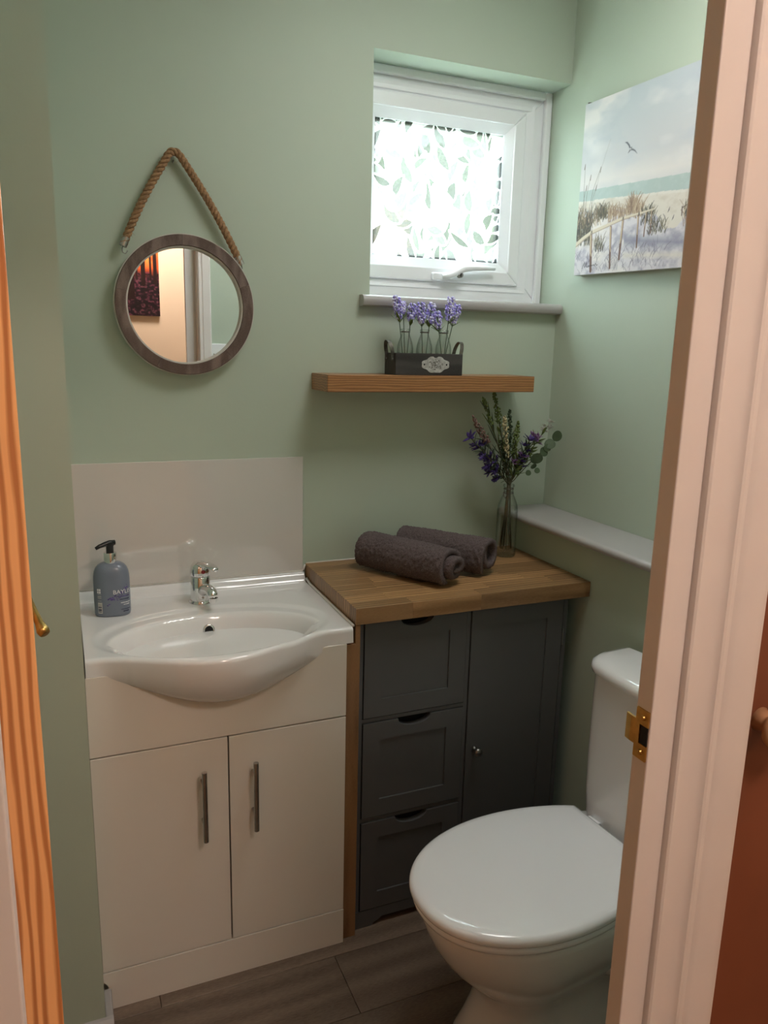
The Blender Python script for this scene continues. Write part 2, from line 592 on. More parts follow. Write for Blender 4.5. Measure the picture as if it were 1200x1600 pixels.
# ------------------------------------------------------------------ room shell
XR, XB, XL, XN = 1.37, 1.258, -0.17, 0.015      # right wall, boxing, left wall, nib edge
YD, YH, YHB = -1.372, -1.434, -2.75             # door wall room side, hall side, hall back wall
ZC = 2.44
WX0, WX1, WZ0, WZ1 = 0.777, XR, 1.594, 2.187    # window reveal
ZDOOR = 2.0

def structure(g, name, mat, label, cat, **kw):
    o = g.obj(name, mat, **kw)
    return tag(o, label, cat, kind='structure')

structure(G().box(XL - 0.1, WX0, 0, 0.10, -0.05, ZC).box(WX0, XR, 0, 0.10, -0.05, WZ0 - 0.0287).box(WX0, XR, 0, 0.10, WZ1, ZC),
          'wall_back', 'wall', 'sage green wall behind the mirror, shelf and washbasin', 'wall')
structure(G().box(XR, XR + 0.10, YH, 0.10, -0.05, ZC), 'wall_right', 'wall',
          'sage green wall to the right of the window holding the beach canvas', 'wall')
structure(G().box(XB, XR, YD, 0, -0.05, 0.972), 'wall_boxing', 'wall',
          'low boxed-in green wall behind the toilet cistern under the grey ledge', 'wall')
structure(G().box(XL, XN, -0.49, 0, -0.05, ZC), 'wall_nib', 'wall',
          'projecting green wall corner left of the washbasin', 'wall')
structure(G().box(XL - 0.1, XL, YH, 0, -0.05, ZC), 'wall_left', 'wall', 'green side wall behind the open pine door', 'wall')
DX0, DX1 = -0.066, 0.550       # rebates of the door lining
structure(G().box(XL - 0.1, DX0 - 0.025, YD, YH, -0.05, ZC).box(DX1 + 0.025, 0.6375, YD, YH, -0.05, ZC)
          .box(0.6375, 1.260, YD, YD - 0.008, -0.05, ZC).box(0.6375, 1.260, YD, YH, 2.0, ZC).box(1.260, XR + 0.1, YD, YH, -0.05, ZC)
          .box(DX0 - 0.025, DX1 + 0.025, YD, YH, ZDOOR + 0.025, ZC),
          'wall_front', 'wall', 'green wall around the doorway with the light switch', 'wall')
structure(G().box(XL - 0.1, XR + 0.1, YH, 0.10, ZC, ZC + 0.08), 'ceiling', 'ceil', 'plain white bathroom ceiling', 'ceiling')

# hall outside the doorway
HX0, HX1 = -3.2, 1.9
structure(G().box(HX0 - 0.1, XL - 0.1, YD, YH, -0.05, ZC).box(XR + 0.1, HX1 + 0.1, YD, YH, -0.05, ZC), 'wall_hall_front', 'hallwall', 'cream hall wall beside the doorway', 'wall')
structure(G().box(HX0 - 0.1, HX1 + 0.1, YHB - 0.1, YHB, -0.05, ZC), 'wall_hall_back', 'hallwall', 'warm cream hall wall seen in the round mirror', 'wall')
structure(G().box(HX0 - 0.1, HX0, YHB, YH, -0.05, ZC), 'wall_hall_left', 'hallwall', 'cream end wall of the hall on the left', 'wall')
structure(G().box(HX1, HX1 + 0.1, YHB, YH, -0.05, ZC), 'wall_hall_right', 'hallwall', 'cream end wall of the hall on the right', 'wall')
structure(G().box(HX0 - 0.1, HX1 + 0.1, YHB - 0.1, YH, ZC, ZC + 0.08), 'ceiling_hall', 'ceil', 'white hall ceiling', 'ceiling')
structure(G().box(HX0 - 0.1, HX1 + 0.1, YHB - 0.1, -1.405, -0.05, 0.0), 'floor_hall', 'hallfloor', 'warm brown hall floor before the doorway', 'floor')

# floor of single vinyl planks
floor = structure(G().box(XL - 0.1, XR + 0.1, -1.405, 0.1, -0.06, -0.004), 'floor', 'plank', 'grey-brown wood plank floor of the bathroom', 'floor')
PW = 0.178
y_row = -0.441 + 2 * PW
joint = 0.543
r = 0
while y_row > -1.40:
    y0, y1 = max(y_row - PW, -1.405), min(y_row, 0.0)
    if y0 < y1:
        off = {2: 0.543}.get(r, None)
        j = joint if off is not None else joint + 0.41 * (r - 2)
        x = j - 1.22 * 4
        while x < XB:
            x0, x1 = max(x, XL), min(x + 1.22, XB)
            if x1 - x0 > 0.03:
                cx, cy = (x0 + x1) / 2, (y0 + y1) / 2
                o = G().box(x0 - cx + 0.0006, x1 - cx - 0.0006, y0 - cy + 0.0006, y1 - cy - 0.0006, -0.004, 0.0, bev=0.0008, seg=1).obj('plank', 'plank', floor)
                o.location = (cx, cy, 0)
            x += 1.22
    y_row -= PW
    r += 1

# grey skirting round the foot of the nib, and ledge, sill
sk = [(-0.506, 0.0), (-0.506, 0.045), (-0.503, 0.056), (-0.496, 0.062), (-0.490, 0.064), (-0.490, 0.0)]
structure(G().prism(sk, XL, XN + 0.016, 'x').box(XN, XN + 0.016, -0.49, -0.412, 0, 0.062, bev=0.003),
          'baseboard_nib', 'skirt', 'low grey skirting at the foot of the projecting wall', 'skirting')
led = [(XR - 0.001, 0.972), (1.222, 0.972), (1.214, 0.975), (1.209, 0.981), (1.208, 0.986), (1.210, 0.992), (1.216, 0.996), (1.224, 0.997), (XR - 0.001, 0.997)]
structure(G().prism([(x, z) for x, z in led], -0.002, YD + 0.002, 'y'), 'trim_ledge', 'greysill', 'long grey painted ledge with rounded nose above the cistern', 'ledge', auto=40)
sil = [(0.1012, 1.565), (-0.022, 1.565), (-0.029, 1.568), (-0.032, 1.574), (-0.033, 1.580), (-0.031, 1.587), (-0.026, 1.592), (-0.018, 1.594), (0.1012, 1.594)]
structure(G().prism(sil, 0.749, XR - 0.001, 'x'), 'trim_sill', 'greysill', 'grey bullnosed window sill above the lavender crate', 'window sill', auto=40)

# ------------------------------------------------------------------ window
win = thing('window_1', (1.0275, 0.13, WZ0), 'small white framed window with leaf patterned frosted pane', 'window', kind='structure')
def frame_ring(x0, x1, z0, z1, w, y0, y1, bev=0.003, wz=None):
    g = G()
    wz = wz or w
    # mitred: four prisms
    for poly in ([(x0, z0), (x1, z0), (x1 - w, z0 + wz), (x0 + w, z0 + wz)], [(x0, z1), (x0 + w, z1 - wz), (x1 - w, z1 - wz), (x1, z1)],
                 [(x0, z0), (x0 + w, z0 + wz), (x0 + w, z1 - wz), (x0, z1)], [(x1, z0), (x1, z1), (x1 - w, z1 - wz), (x1 - w, z0 + wz)]):
        g.prism(poly, y0, y1, 'y', bev=bev, seg=2)
    return g
def bevel_ring(x0, x1, z0, z1, w, ya, yb, yback):
    """sloping frame face: outer edge at ya, inner edge at yb"""
    g = G()
    q = [(x0, z0), (x1, z0), (x1, z1), (x0, z1)]
    i = [(x0 + w, z0 + w), (x1 - w, z0 + w), (x1 - w, z1 - w), (x0 + w, z1 - w)]
    vo = [g.bm.verts.new((p[0], ya, p[1])) for p in q]
    vi = [g.bm.verts.new((p[0], yb, p[1])) for p in i]
    bo = [g.bm.verts.new((p[0], yback, p[1])) for p in q]
    bi = [g.bm.verts.new((p[0], yback, p[1])) for p in i]
    for k in range(4):
        l = (k + 1) % 4
        g.bm.faces.new((vo[k], vo[l], vi[l], vi[k]))
        g.bm.faces.new((bo[k], bi[k], bi[l], bo[l]))
        g.bm.faces.new((vo[k], bo[k], bo[l], vo[l]))
        g.bm.faces.new((vi[k], vi[l], bi[l], bi[k]))
    return g
wx0, wx1 = 0.685, 1.3695
wz0, wz1 = 1.5936, 2.1875
frame_ring(wx0, wx1, wz0, wz1, 0.055, 0.1015, 0.165).obj('outer_frame', 'upvc', win)
# quarter bead round the frame
G().box(1.347, 1.3695, 0.085, 0.1012, 1.5945, 2.186, bev=0.005, seg=3).obj('cover_bead', 'upvc', win)
G().box(0.778, 1.347, 0.085, 0.1012, 2.164, 2.186, bev=0.005, seg=3).obj('cover_bead', 'upvc', win)
bevel_ring(wx0 + 0.0555, wx1 - 0.050, wz0 + 0.035, wz1 - 0.035, 0.027, 0.0985, 0.108, 0.14).obj('frame_bevel', 'upvc', win)
sx0, sx1, sz0, sz1 = 0.764, 1.290, 1.648, 2.126
frame_ring(sx0, sx1, sz0, sz1, 0.038, 0.092, 0.150, bev=0.004).obj('sash', 'upvc', win)
G().box(sx0 - 0.003, sx1 + 0.003, 0.120, 0.128, sz0 - 0.003, sz0).box(sx0 - 0.003, sx1 + 0.003, 0.120, 0.128, sz1, sz1 + 0.003).box(sx1, sx1 + 0.003, 0.120, 0.128, sz0, sz1).box(sx0 - 0.003, sx0, 0.120, 0.128, sz0, sz1).obj('seal', 'dark', win)
bevel_ring(sx0 + 0.037, sx1 - 0.037, sz0 + 0.037, sz1 - 0.037, 0.026, 0.0945, 0.110, 0.135).obj('glazing_bead', 'upvc', win)
px0, px1, pz0, pz1 = 0.826, 1.228, 1.710, 2.064
frame_ring(px0 - 0.001, px1 + 0.001, pz0 - 0.001, pz1 + 0.001, 0.008, 0.119, 0.128, bev=0.0).obj('spacer', 'dark', win)
# pressed leaf relief: sprays of pointed leaves with clear ribs and outlines
PW_, PH_ = px1 - px0, pz1 - pz0
pr = Raster(PW_, PH_, 420, 370, (0, 0, 0))
rgp = np.random.default_rng(21)
def pressed_leaf(u, v, ang, L, W, fill):
    c_, s_ = math.cos(ang), math.sin(ang)
    pts = [(u + c_ * L * t - s_ * W * 0.25 * math.sin(math.pi * t), v + s_ * L * t + c_ * W * 0.25 * math.sin(math.pi * t)) for t in (0, 0.12, 0.25, 0.4, 0.55, 0.7, 0.85, 1.0)]
    ws = [0.08, 0.5, 0.82, 1.0, 0.95, 0.72, 0.4, 0.0]
    pr.line(pts, [w * W + 0.0070 for w in ws], (0, 0, 0))
    pr.line(pts, [w * W for w in ws], (fill, fill, fill))
for k in range(34):
    u, v = rgp.uniform(-0.03, PW_), rgp.uniform(-0.10, PH_ * 0.86)
    a = math.pi / 2 + rgp.uniform(-0.7, 0.7)
    for q in range(rgp.integers(5, 9)):
        for sd_ in (-1, 1):
            if rgp.random() < 0.82:
                pressed_leaf(u, v, a + sd_ * rgp.uniform(0.35, 0.85), rgp.uniform(0.050, 0.082), rgp.uniform(0.018, 0.030), rgp.uniform(0.96, 1.0))
        u += math.cos(a) * 0.034
        v += math.sin(a) * 0.034
        a += rgp.uniform(-0.25, 0.25)
pr.a = np.where(pr.a <= 0.04045, pr.a, pr.a)
pane = pr.panel('pane', lambda u, v: (px0 + u, 0.114, pz0 + v), 'pane', win)
me = pane.data
bm = bmesh.new()
bm.from_mesh(me)
bm.verts.ensure_lookup_table()
lay = bm.verts.layers.float_color['print']
nx_, ny_ = pr.nx, pr.ny
bk = []
for (x, z) in ((px0, pz0), (px1, pz0), (px1, pz1), (px0, pz1)):
    v = bm.verts.new((x, 0.118, z))
    v[lay] = (0, 0, 0, 1)
    bk.append(v)
bm.verts.ensure_lookup_table()
bm.faces.new(bk)
low = [bm.verts[i] for i in range(nx_)]
high = [bm.verts[(ny_ - 1) * nx_ + i] for i in range(nx_)]
lef = [bm.verts[i * nx_] for i in range(ny_)]
rig = [bm.verts[i * nx_ + nx_ - 1] for i in range(ny_)]
bm.faces.new(low + [bk[1], bk[0]])
bm.faces.new(high + [bk[2], bk[3]])
bm.faces.new(lef + [bk[3], bk[0]])
bm.faces.new(rig + [bk[2], bk[1]])
bmesh.ops.recalc_face_normals(bm, faces=bm.faces)
bm.to_mesh(me)
bm.free()
# handle with rounded lever and key lock
wh = G().box(1.000, 1.060, 0.080, 0.0925, 1.650, 1.672, bev=0.005, seg=3).obj('handle', 'upvc', win)
G().tube([(1.030, 0.075, 1.661), (1.050, 0.067, 1.664), (1.072, 0.064, 1.674), (1.090, 0.064, 1.683), (1.12, 0.066, 1.687), (1.16, 0.068, 1.689), (1.195, 0.070, 1.690)],
         [0.008, 0.0105, 0.012, 0.011, 0.009, 0.008, 0.006], 12, flat=0.8).obj('lever', 'upvc', wh, smooth=True)
G().lathe([(0, -0.011), (0.008, -0.011), (0.008, 0.0)], (1.078, 0.068, 1.666), 'y', 20).obj('lock', 'pewter', wh, auto=40)
G().box(1.0765, 1.0795, 0.0555, 0.058, 1.661, 1.671).obj('keyhole', 'dark', wh)

# garden outside: hedge, brick wall, lawn
structure(G().box(-6, 9, 0.9, 12, -0.6, -0.5), 'floor_garden', 'lawn', 'lawn outside the window', 'lawn')
def hedge(name, cx, cy, w, h, d, label, seed):
    g = G()
    bm = g.bm
    bmesh.ops.create_icosphere(bm, subdivisions=5, radius=1.0)
    for v in bm.verts:
        n1 = mnoise.noise(v.co * 3 + Vector((seed, 0, 0))) * 0.25 + mnoise.noise(v.co * 11 + Vector((seed, 3, 0))) * 0.12
        v.co = v.co * (1 + n1)
        v.co = Vector((cx + v.co.x * w, cy + v.co.y * d, -0.5 + (v.co.z + 1.0) * h * 0.5))
    return tag(g.obj(name, 'hedge', smooth=True), label, 'shrub')
hedge('garden_shrub', 2.5, 3.4, 0.9, 3.15, 0.5, 'round green garden shrub blurred behind the frosted window pane', 1)
hedge('garden_shrub', 3.9, 5.4, 1.3, 3.9, 0.6, 'broad green garden shrub at the right behind the frosted pane', 5)
bw = G()
gb = thing('garden_wall', (1.35, 2.4, -0.5), 'low orange brick garden wall beyond the frosted window', 'garden wall')
G().box(1.02, 2.06, 2.52, 2.60, -0.5, 2.24).obj('mortar_core', 'greysill', gb)
bmesh_b = None
for rr in range(37):
    z = -0.5 + rr * 0.075
    off = 0.1125 if rr % 2 else 0.0
    x = 1.02 - off
    while x < 2.06:
        a, b_ = max(x, 1.02), min(x + 0.215, 2.06)
        if b_ - a > 0.03 and z > 1.0:
            G().box(a, b_, 2.505, 2.53, z, z + 0.065).obj('brick', 'brickm', gb)
        x += 0.225

# ------------------------------------------------------------------ doorway: lining, architraves, doors
SX0, SX1 = -0.0494, 0.509      # faces of the door stops
lin = thing('trim_lining', (DX1, -1.41, 0), 'white painted door lining with stop, framing the picture', 'door frame', kind='structure')
G().box(DX1, DX1 + 0.024, YD, YH, 0, ZDOOR, bev=0.001).obj('jamb', 'white_gloss', lin)
G().box(DX0 - 0.024, DX0, YD, YH, 0, ZDOOR, bev=0.001).obj('jamb', 'white_gloss', lin)
G().box(DX0 - 0.024, DX1 + 0.024, YD, YH, ZDOOR, ZDOOR + 0.024, bev=0.001).obj('head', 'white_gloss', lin)
G().box(SX1, DX1, -1.413, YH, 0, ZDOOR, bev=0.0015).obj('stop', 'white_gloss', lin)
G().box(DX0, SX0, -1.413, YH, 0, ZDOOR, bev=0.0015).obj('stop', 'white_gloss', lin)
G().box(SX0, SX1, -1.413, YH, ZDOOR - 0.012, ZDOOR, bev=0.0015).obj('stop', 'white_gloss', lin)
# brass strike plate let into the rebate
zs = 1.095
XS = SX1
st = G().box(XS - 0.0020, XS + 0.001, -1.4325, -1.4155, zs - 0.026, zs - 0.010).box(XS - 0.0020, XS + 0.001, -1.4325, -1.4155, zs + 0.010, zs + 0.026) \
    .box(XS - 0.0020, XS + 0.001, -1.4215, -1.4155, zs - 0.010, zs + 0.010).obj('strike_plate', 'brass', lin)
G().prism([(XS - 0.0020, -1.4160), (XS + 0.0002, -1.4160), (XS + 0.0002, -1.409), (XS + 0.001, -1.402), (XS - 0.0012, -1.4015), (XS - 0.0022, -1.409)], zs - 0.0135, zs + 0.0135, 'z').obj('strike_lip', 'brass', st)
G().box(XS - 0.0010, XS + 0.0002, -1.4318, -1.4220, zs - 0.0098, zs + 0.0098).obj('latch_hole', 'dark', st)
for dz in (-0.018, 0.018):
    G().lathe([(0, -0.0024), (0.0025, -0.002), (0.003, 0.0)], (XS - 0.0019, -1.4255, zs + dz), 'x', 16).obj('screw', 'brass', st, auto=40)
# hall architrave, moulded
AP = [(0.0, 0.0), (0.0, 0.0030), (0.0015, 0.0062), (0.0040, 0.0075), (0.0065, 0.0066), (0.010, 0.0056), (0.022, 0.0052), (0.033, 0.0062), (0.0375, 0.0085), (0.0395, 0.0106), (0.0430, 0.0112), (0.046, 0.0102), (0.050, 0.0096), (0.0535, 0.0112),
      (0.058, 0.0120), (0.084, 0.0120), (0.091, 0.0112), (0.097, 0.0085), (0.100, 0.0050), (0.101, 0.0)]
def architrave(name, label, yface, sgn, xi0, xi1, zi, prof):
    e = thing(name, (xi1, yface, 0), label, 'architrave', kind='structure')
    w = prof[-1][0]
    # right, left legs and head
    g = G()
    g.prism([(xi1 + p[0], yface + sgn * p[1]) for p in prof], 0, zi, 'z')
    g.obj('upright', 'white_gloss', e, auto=25)
    g = G()
    g.prism([(xi0 - p[0], yface + sgn * p[1]) for p in prof], 0, zi, 'z')
    g.obj('upright', 'white_gloss', e, auto=25)
    g = G()
    g.prism([(yface + sgn * p[1], zi + p[0]) for p in prof], xi0 - w, xi1 + w, 'x')
    g.obj('head', 'white_gloss', e, auto=25)
architrave('trim_hall_architrave', 'moulded white architrave on the hall side of the doorway, lit pink', YH, -1, SX0 - 0.031, SX1 + 0.031, ZDOOR - 0.01, [(a * 0.95, b_) for a, b_ in AP])
AP2 = [(0.0, 0.0), (0.0, 0.007), (0.004, 0.010), (0.014, 0.010), (0.018, 0.013), (0.045, 0.014), (0.050, 0.010), (0.052, 0.0)]
architrave('trim_room_architrave', 'moulded white architrave on the bathroom side, seen in the round mirror', YD, 1, DX0 - 0.004, DX1 + 0.004, ZDOOR + 0.015, AP2)

# pine door standing open into the room, seen on its hinge edge
DW, DT, DH = 0.605, 0.040, 1.985
door = thing('door_1', (DX0, YD, 0), 'orange pine door standing open at the left, seen edge-on', 'door', kind='structure')
th = R(94.5)
DM = Matrix.Translation((DX0, YD, 0)) @ Matrix.Rotation(th, 4, 'Z')
def dpart(g, name, mat, parent=None, **kw):
    g.xform(DM)
    return g.obj(name, mat, parent or door, **kw)
for u0, u1 in ((0.002, 0.097), (DW - 0.095, DW)):
    dpart(G().box(u0, u1, -DT, 0, 0.006, DH, bev=0.0015), 'stile', 'pine')
for z0, z1 in ((0.006, 0.20), (0.86, 1.00), (DH - 0.10, DH)):
    dpart(G().box(0.097, DW - 0.095, -DT, 0, z0, z1, bev=0.0015), 'rail', 'pine')
dpart(G().box(0.246, 0.322, -DT, 0, 0.20, 0.86, bev=0.0015).box(0.246, 0.322, -DT, 0, 1.00, DH - 0.10, bev=0.0015), 'muntin', 'pine')
for a, b_ in ((0.097, 0.246), (0.322, DW - 0.095)):
    for z0, z1 in ((0.20, 0.86), (1.00, DH - 0.10)):
        dpart(G().box(a, b_, -DT + 0.011, -0.011, z0, z1), 'panel', 'pine')
for sgn, v in ((-1, -DT), (1, 0.0)):
    hb = dpart(G().lathe([(0, 0), (0.024, 0), (0.024, sgn * 0.005), (0.014, sgn * 0.008), (0.008, sgn * 0.012), (0.008, sgn * 0.018), (0, sgn * 0.018)], (DW - 0.06, v, 1.085), 'y', 24), 'door_handle', 'brass', auto=40)
    k = v + sgn * 0.034
    dpart(G().tube([(DW - 0.06, v + sgn * 0.012, 1.110), (DW - 0.085, v + sgn * 0.018, 1.096), (DW - 0.11, v + sgn * 0.024, 1.083), (DW - 0.122, v + sgn * 0.027, 1.0765), (DW - 0.126, v + sgn * 0.029, 1.0735)],
               [0.0055, 0.0050, 0.0058, 0.0082, 0.0070], 14), 'lever', 'brass', hb, smooth=True)
for zh in (0.20, 1.72):
    dpart(G().box(-0.0008, 0.0022, -0.028, 0.0, zh, zh + 0.075).tube([(0, 0.004, zh), (0, 0.004, zh + 0.075)], 0.005, 10), 'hinge', 'brass')

# dark door of the cupboard in the hall, right of the architrave
d2 = thing('door_2', (0.95, YH, 0), 'dark red-brown wooden hall door with pale round knob at the right edge', 'door', kind='structure')
G().box(0.6385, 1.2585, YD - 0.0085, YD - 0.022, 0.0, 1.998, bev=0.002).obj('leaf', 'browndoor', d2)
G().lathe([(0, 0), (0.014, 0), (0.010, -0.010), (0.013, -0.016), (0.0225, -0.022), (0.0245, -0.030), (0.019, -0.038), (0, -0.041)], (0.706, YD - 0.022, 1.062), 'y', 28).obj('knob', 'knobwood', d2, smooth=True)

# light switch on the bathroom side
sw = thing('light_switch', (0.64, YD, 1.36), 'white square light switch reflected at the bottom of the round mirror', 'light switch')
G().box(0.600, 0.686, YD, YD + 0.009, 1.372, 1.458, bev=0.003).obj('plate', 'switch', sw)
G().box(0.635, 0.651, YD + 0.008, YD + 0.014, 1.400, 1.430, bev=0.002).obj('rocker', 'switch', sw)
for xs in (0.612, 0.674):
    G().lathe([(0, 0.0012), (0.003, 0.001), (0.0032, 0)], (xs, YD + 0.009, 1.415), 'y', 12).obj('screw', 'steel', sw)

# ------------------------------------------------------------------ added lamps, out of view
def added_lamp(name, c, rad, label, col, strength):
    e = thing(name, (c[0], c[1], ZC - 0.06), label, 'added lamp')
    mt = emitter(name + '_diffuser', col, strength)
    G().lathe([(0, 0), (rad + 0.015, 0), (rad + 0.015, -0.018), (rad, -0.02), (0, -0.02)], (c[0], c[1], ZC), 'z', 40).obj('base', 'upvc', e, auto=40)
    G().lathe([(rad, -0.0205), (rad * 0.98, -0.035), (rad * 0.85, -0.052), (rad * 0.5, -0.063), (0, -0.067)], (c[0], c[1], ZC), 'z', 40).obj('diffuser', mt, e, smooth=True)
added_lamp('added_bathroom_lamp', (0.90, -0.80), 0.25, 'added out-of-view white dome lamp on the bathroom ceiling', (1.0, 0.97, 0.94), LAMP_BATH)  # lamp out of view, added to brighten the room; placed by the shelf shadow
added_lamp('added_hall_lamp', (0.62, -2.30), 0.17, 'added out-of-view white dome lamp on the hall ceiling', (1.0, 0.79, 0.68), LAMP_HALL)  # no such lamp known; added as the source of the hall's warm light

# ------------------------------------------------------------------ vanity unit
VX0, VX1, VY = 0.0160, 0.5775, -0.405
van = thing('vanity_unit', (0.30, VY / 2, 0), 'cream gloss two-door vanity unit under the washbasin', 'vanity unit')
G().box(VX0, VX0 + 0.016, VY + 0.019, -0.004, 0.0, 0.788).obj('side_panel', 'cream_gloss', van)
G().box(VX1 - 0.016, VX1, VY + 0.019, -0.004, 0.0, 0.788).obj('side_panel', 'cream_gloss', van)
G().box(VX0 + 0.016, VX1 - 0.016, VY + 0.03, -0.01, 0.095, 0.111).obj('bottom_panel', 'cream_gloss', van)
G().box(VX0 + 0.016, VX1 - 0.016, -0.012, -0.006, 0.1, 0.78).obj('back_panel', 'cream_gloss', van)
G().box(VX0, VX1, VY, VY + 0.018, 0.6155, 0.7932, bev=0.0012).obj('fascia', 'cream_gloss', van)
# plinth, scribed round the skirting at its left end
pl = [(VX1, 0.0), (VX1, 0.0945), (VX0, 0.0945), (VX0, 0.072), (VX0 + 0.004, 0.070), (VX0 + 0.009, 0.062), (VX0 + 0.011, 0.045), (VX0 + 0.016, 0.0)]
G().prism(pl, VY - 0.001, VY + 0.017, 'y').obj('plinth', 'cream_gloss', van)
xm = 0.3015
for x0, x1, hx in ((VX0, xm - 0.0015, 0.2425), (xm + 0.0015, VX1, 0.3555)):
    d = G().box(x0, x1, VY, VY + 0.018, 0.0970, 0.6125, bev=0.0012).obj('door', 'cream_gloss', van)
    h = G().tube([(hx, VY - 0.032, 0.388), (hx, VY - 0.032, 0.556)], 0.0058, 16).obj('bar_handle', 'steel', d, auto=40)
    for z in (0.424, 0.520):
        G().tube([(hx, VY + 0.0, z), (hx, VY - 0.032, z)], 0.0042, 12).obj('handle_post', 'steel', d, auto=40)

# ------------------------------------------------------------------ washbasin
BX0, BX1 = 0.0185, 0.5935
DZ = 0.830
def b_front(x):
    s = (x - 0.288) / 0.25
    if abs(s) >= 1:
        return 0.402
    return 0.402 + 0.083 * (0.5 + 0.5 * math.cos(math.pi * s)) ** 0.8
def b_bottom(x):
    s = (x - 0.302) / 0.265
    if abs(s) >= 1:
        return 0.794
    return 0.794 - 0.096 * (0.5 + 0.5 * math.cos(math.pi * s)) ** 0.62
def b_height(x, y):
    z = DZ
    z += 0.023 * smoothstep(0.034, 0.014, -y)            # upstand at the wall
    # shallow outer shoulder and bowl
    cx, cy = 0.300, -0.328
    yy = (y - cy)
    ry = 0.135 if yy > 0 else 0.132
    e = math.sqrt(((x - cx) / 0.236) ** 2 + (yy / ry) ** 2)
    e2 = math.sqrt(((x - cx) / 0.268) ** 2 + ((y + 0.300) / 0.155) ** 2)
    z -= 0.004 * smoothstep(1.0, 0.90, e2)
    if e < 1:
        t = 1 - e
        z -= 0.118 * (1 - (1 - smoothstep(0, 0.34 if yy > 0 else 0.62, t)) ** 1.25)
        z -= 0.010 * t
    return z
basin = thing('wash_basin', (0.30, -0.2, 0.79), 'white ceramic washbasin with bowed front set on the vanity unit', 'washbasin')
nx, ny = 120, 96
rings = []
for i in range(nx + 1):
    x = BX0 + (BX1 - BX0) * i / nx
    F, zb = b_front(x), b_bottom(x)
    col = []
    edge = 0.010
    for j in range(ny + 1):
        y = -0.001 - (F - edge - 0.001) * j / ny
        col.append((x, y, b_height(x, y)))
    zt = col[-1][2]
    for a in (20, 45, 70, 90):
        col.append((x, -(F - edge) - edge * math.sin(R(a)), zt - edge * (1 - math.cos(R(a)))))
    z0 = zt - edge
    # apron curving back under the bow
    p0, p1, p2 = (F, z0), (F + 0.004, zb + (z0 - zb) * 0.25), (0.404, zb)
    if F < 0.42:
        p1 = (F + 0.001, zb + (z0 - zb) * 0.3)
    for k in range(1, 13):
        t = k / 12
        yy = (1 - t) ** 2 * p0[0] + 2 * t * (1 - t) * p1[0] + t * t * p2[0]
        zz = (1 - t) ** 2 * p0[1] + 2 * t * (1 - t) * p1[1] + t * t * p2[1]
        col.append((x, -yy, zz))
    col.append((x, -0.385, zb + 0.006))
    col.append((x, -0.385, 0.789))
    col.append((x, -0.001, 0.789))
    rings.append(col)
g = G()
g.loft(rings)
g.obj('bowl', 'ceramic', basin, auto=50)
OXc = 0.299
oy = -0.19
while b_height(OXc, oy) > 0.793:
    oy -= 0.0005
oz = b_height(OXc, oy)
slope = (b_height(OXc, oy + 0.004) - b_height(OXc, oy - 0.004)) / 0.008
OM = Matrix.Translation((OXc, oy, oz)) @ Matrix.Rotation(math.pi / 2 - math.atan(slope), 4, 'X') if False else Matrix.Translation((OXc, oy, oz)) @ Matrix.Rotation(-(math.pi / 2 - math.atan(slope)), 4, 'X')
G().lathe([(0.0090, -0.001), (0.0092, -0.0045), (0.0115, -0.0062), (0.0140, -0.0050), (0.0148, 0.004)], (0, 0, 0), 'y', 32).xform(OM).obj('overflow_ring', 'chrome', basin, smooth=True)
G().lathe([(0, -0.0030), (0.0095, -0.0030), (0.0095, 0.003), (0, 0.003)], (0, 0, 0), 'y', 28).xform(OM).obj('overflow_hole', 'dark', basin)
zc = b_height(0.30, -0.345)
G().lathe([(0, 0.003), (0.016, 0.0045), (0.021, 0.003), (0.0215, 0.0)], (0.30, -0.345, zc - 0.001), 'z', 28).obj('waste', 'chrome', basin, smooth=True)
# silicone beads along the worktop and the wall
G().tube([(0.5965, -0.030, 0.838), (0.5965, -0.06, 0.832), (0.5965, -0.2, 0.8315), (0.5965, -0.394, 0.8315)], 0.0036, 8).obj('silicone_bead', 'silicone', basin, smooth=True)
G().tube([(0.022, -0.007, 0.8545), (0.590, -0.007, 0.8545), (0.5955, -0.009, 0.862), (0.5965, -0.012, 0.873)], 0.003, 8).obj('silicone_bead', 'silicone', basin, smooth=True)

splash = G().box(0.0165, 0.593, -0.0065, -0.0005, 0.8535, 1.170, bev=0.001).obj('splashback_panel', 'splash')
tag(splash, 'glossy pale rectangular splashback panel on the wall behind the tap', 'splashback')

# ------------------------------------------------------------------ tap
TX, TY = 0.298, -0.108
tap = thing('basin_tap', (TX, TY, DZ), 'short chrome single-lever mixer tap on the washbasin', 'tap')
G().lathe([(0, 0), (0.0285, 0), (0.0285, 0.004), (0.0265, 0.007), (0, 0.007)], (TX, TY, DZ), 'z', 40).obj('base_ring', 'chrome', tap, auto=35)
G().lathe([(0.0245, 0.007), (0.0240, 0.03), (0.0238, 0.066), (0.0225, 0.068), (0, 0.068)], (TX, TY, DZ), 'z', 40).obj('body', 'chrome', tap, auto=35)
sp = [(TX + 0.004, TY - 0.012, DZ + 0.034), (TX + 0.010, TY - 0.032, DZ + 0.040), (TX + 0.0135, TY - 0.046, DZ + 0.0425), (TX + 0.0165, TY - 0.060, DZ + 0.041), (TX + 0.0180, TY - 0.068, DZ + 0.036), (TX + 0.0185, TY - 0.071, DZ + 0.030)]
so = G().tube(sp, [0.0165, 0.0150, 0.0135, 0.0130, 0.0125, 0.0115], 20).obj('spout', 'chrome', tap, smooth=True)
G().lathe([(0.0, 0.0), (0.0105, 0), (0.0115, 0.003), (0.0115, 0.010), (0, 0.010)], (TX + 0.0185, TY - 0.070, DZ + 0.0205), 'z', 24).obj('aerator', 'chrome', so, auto=40)
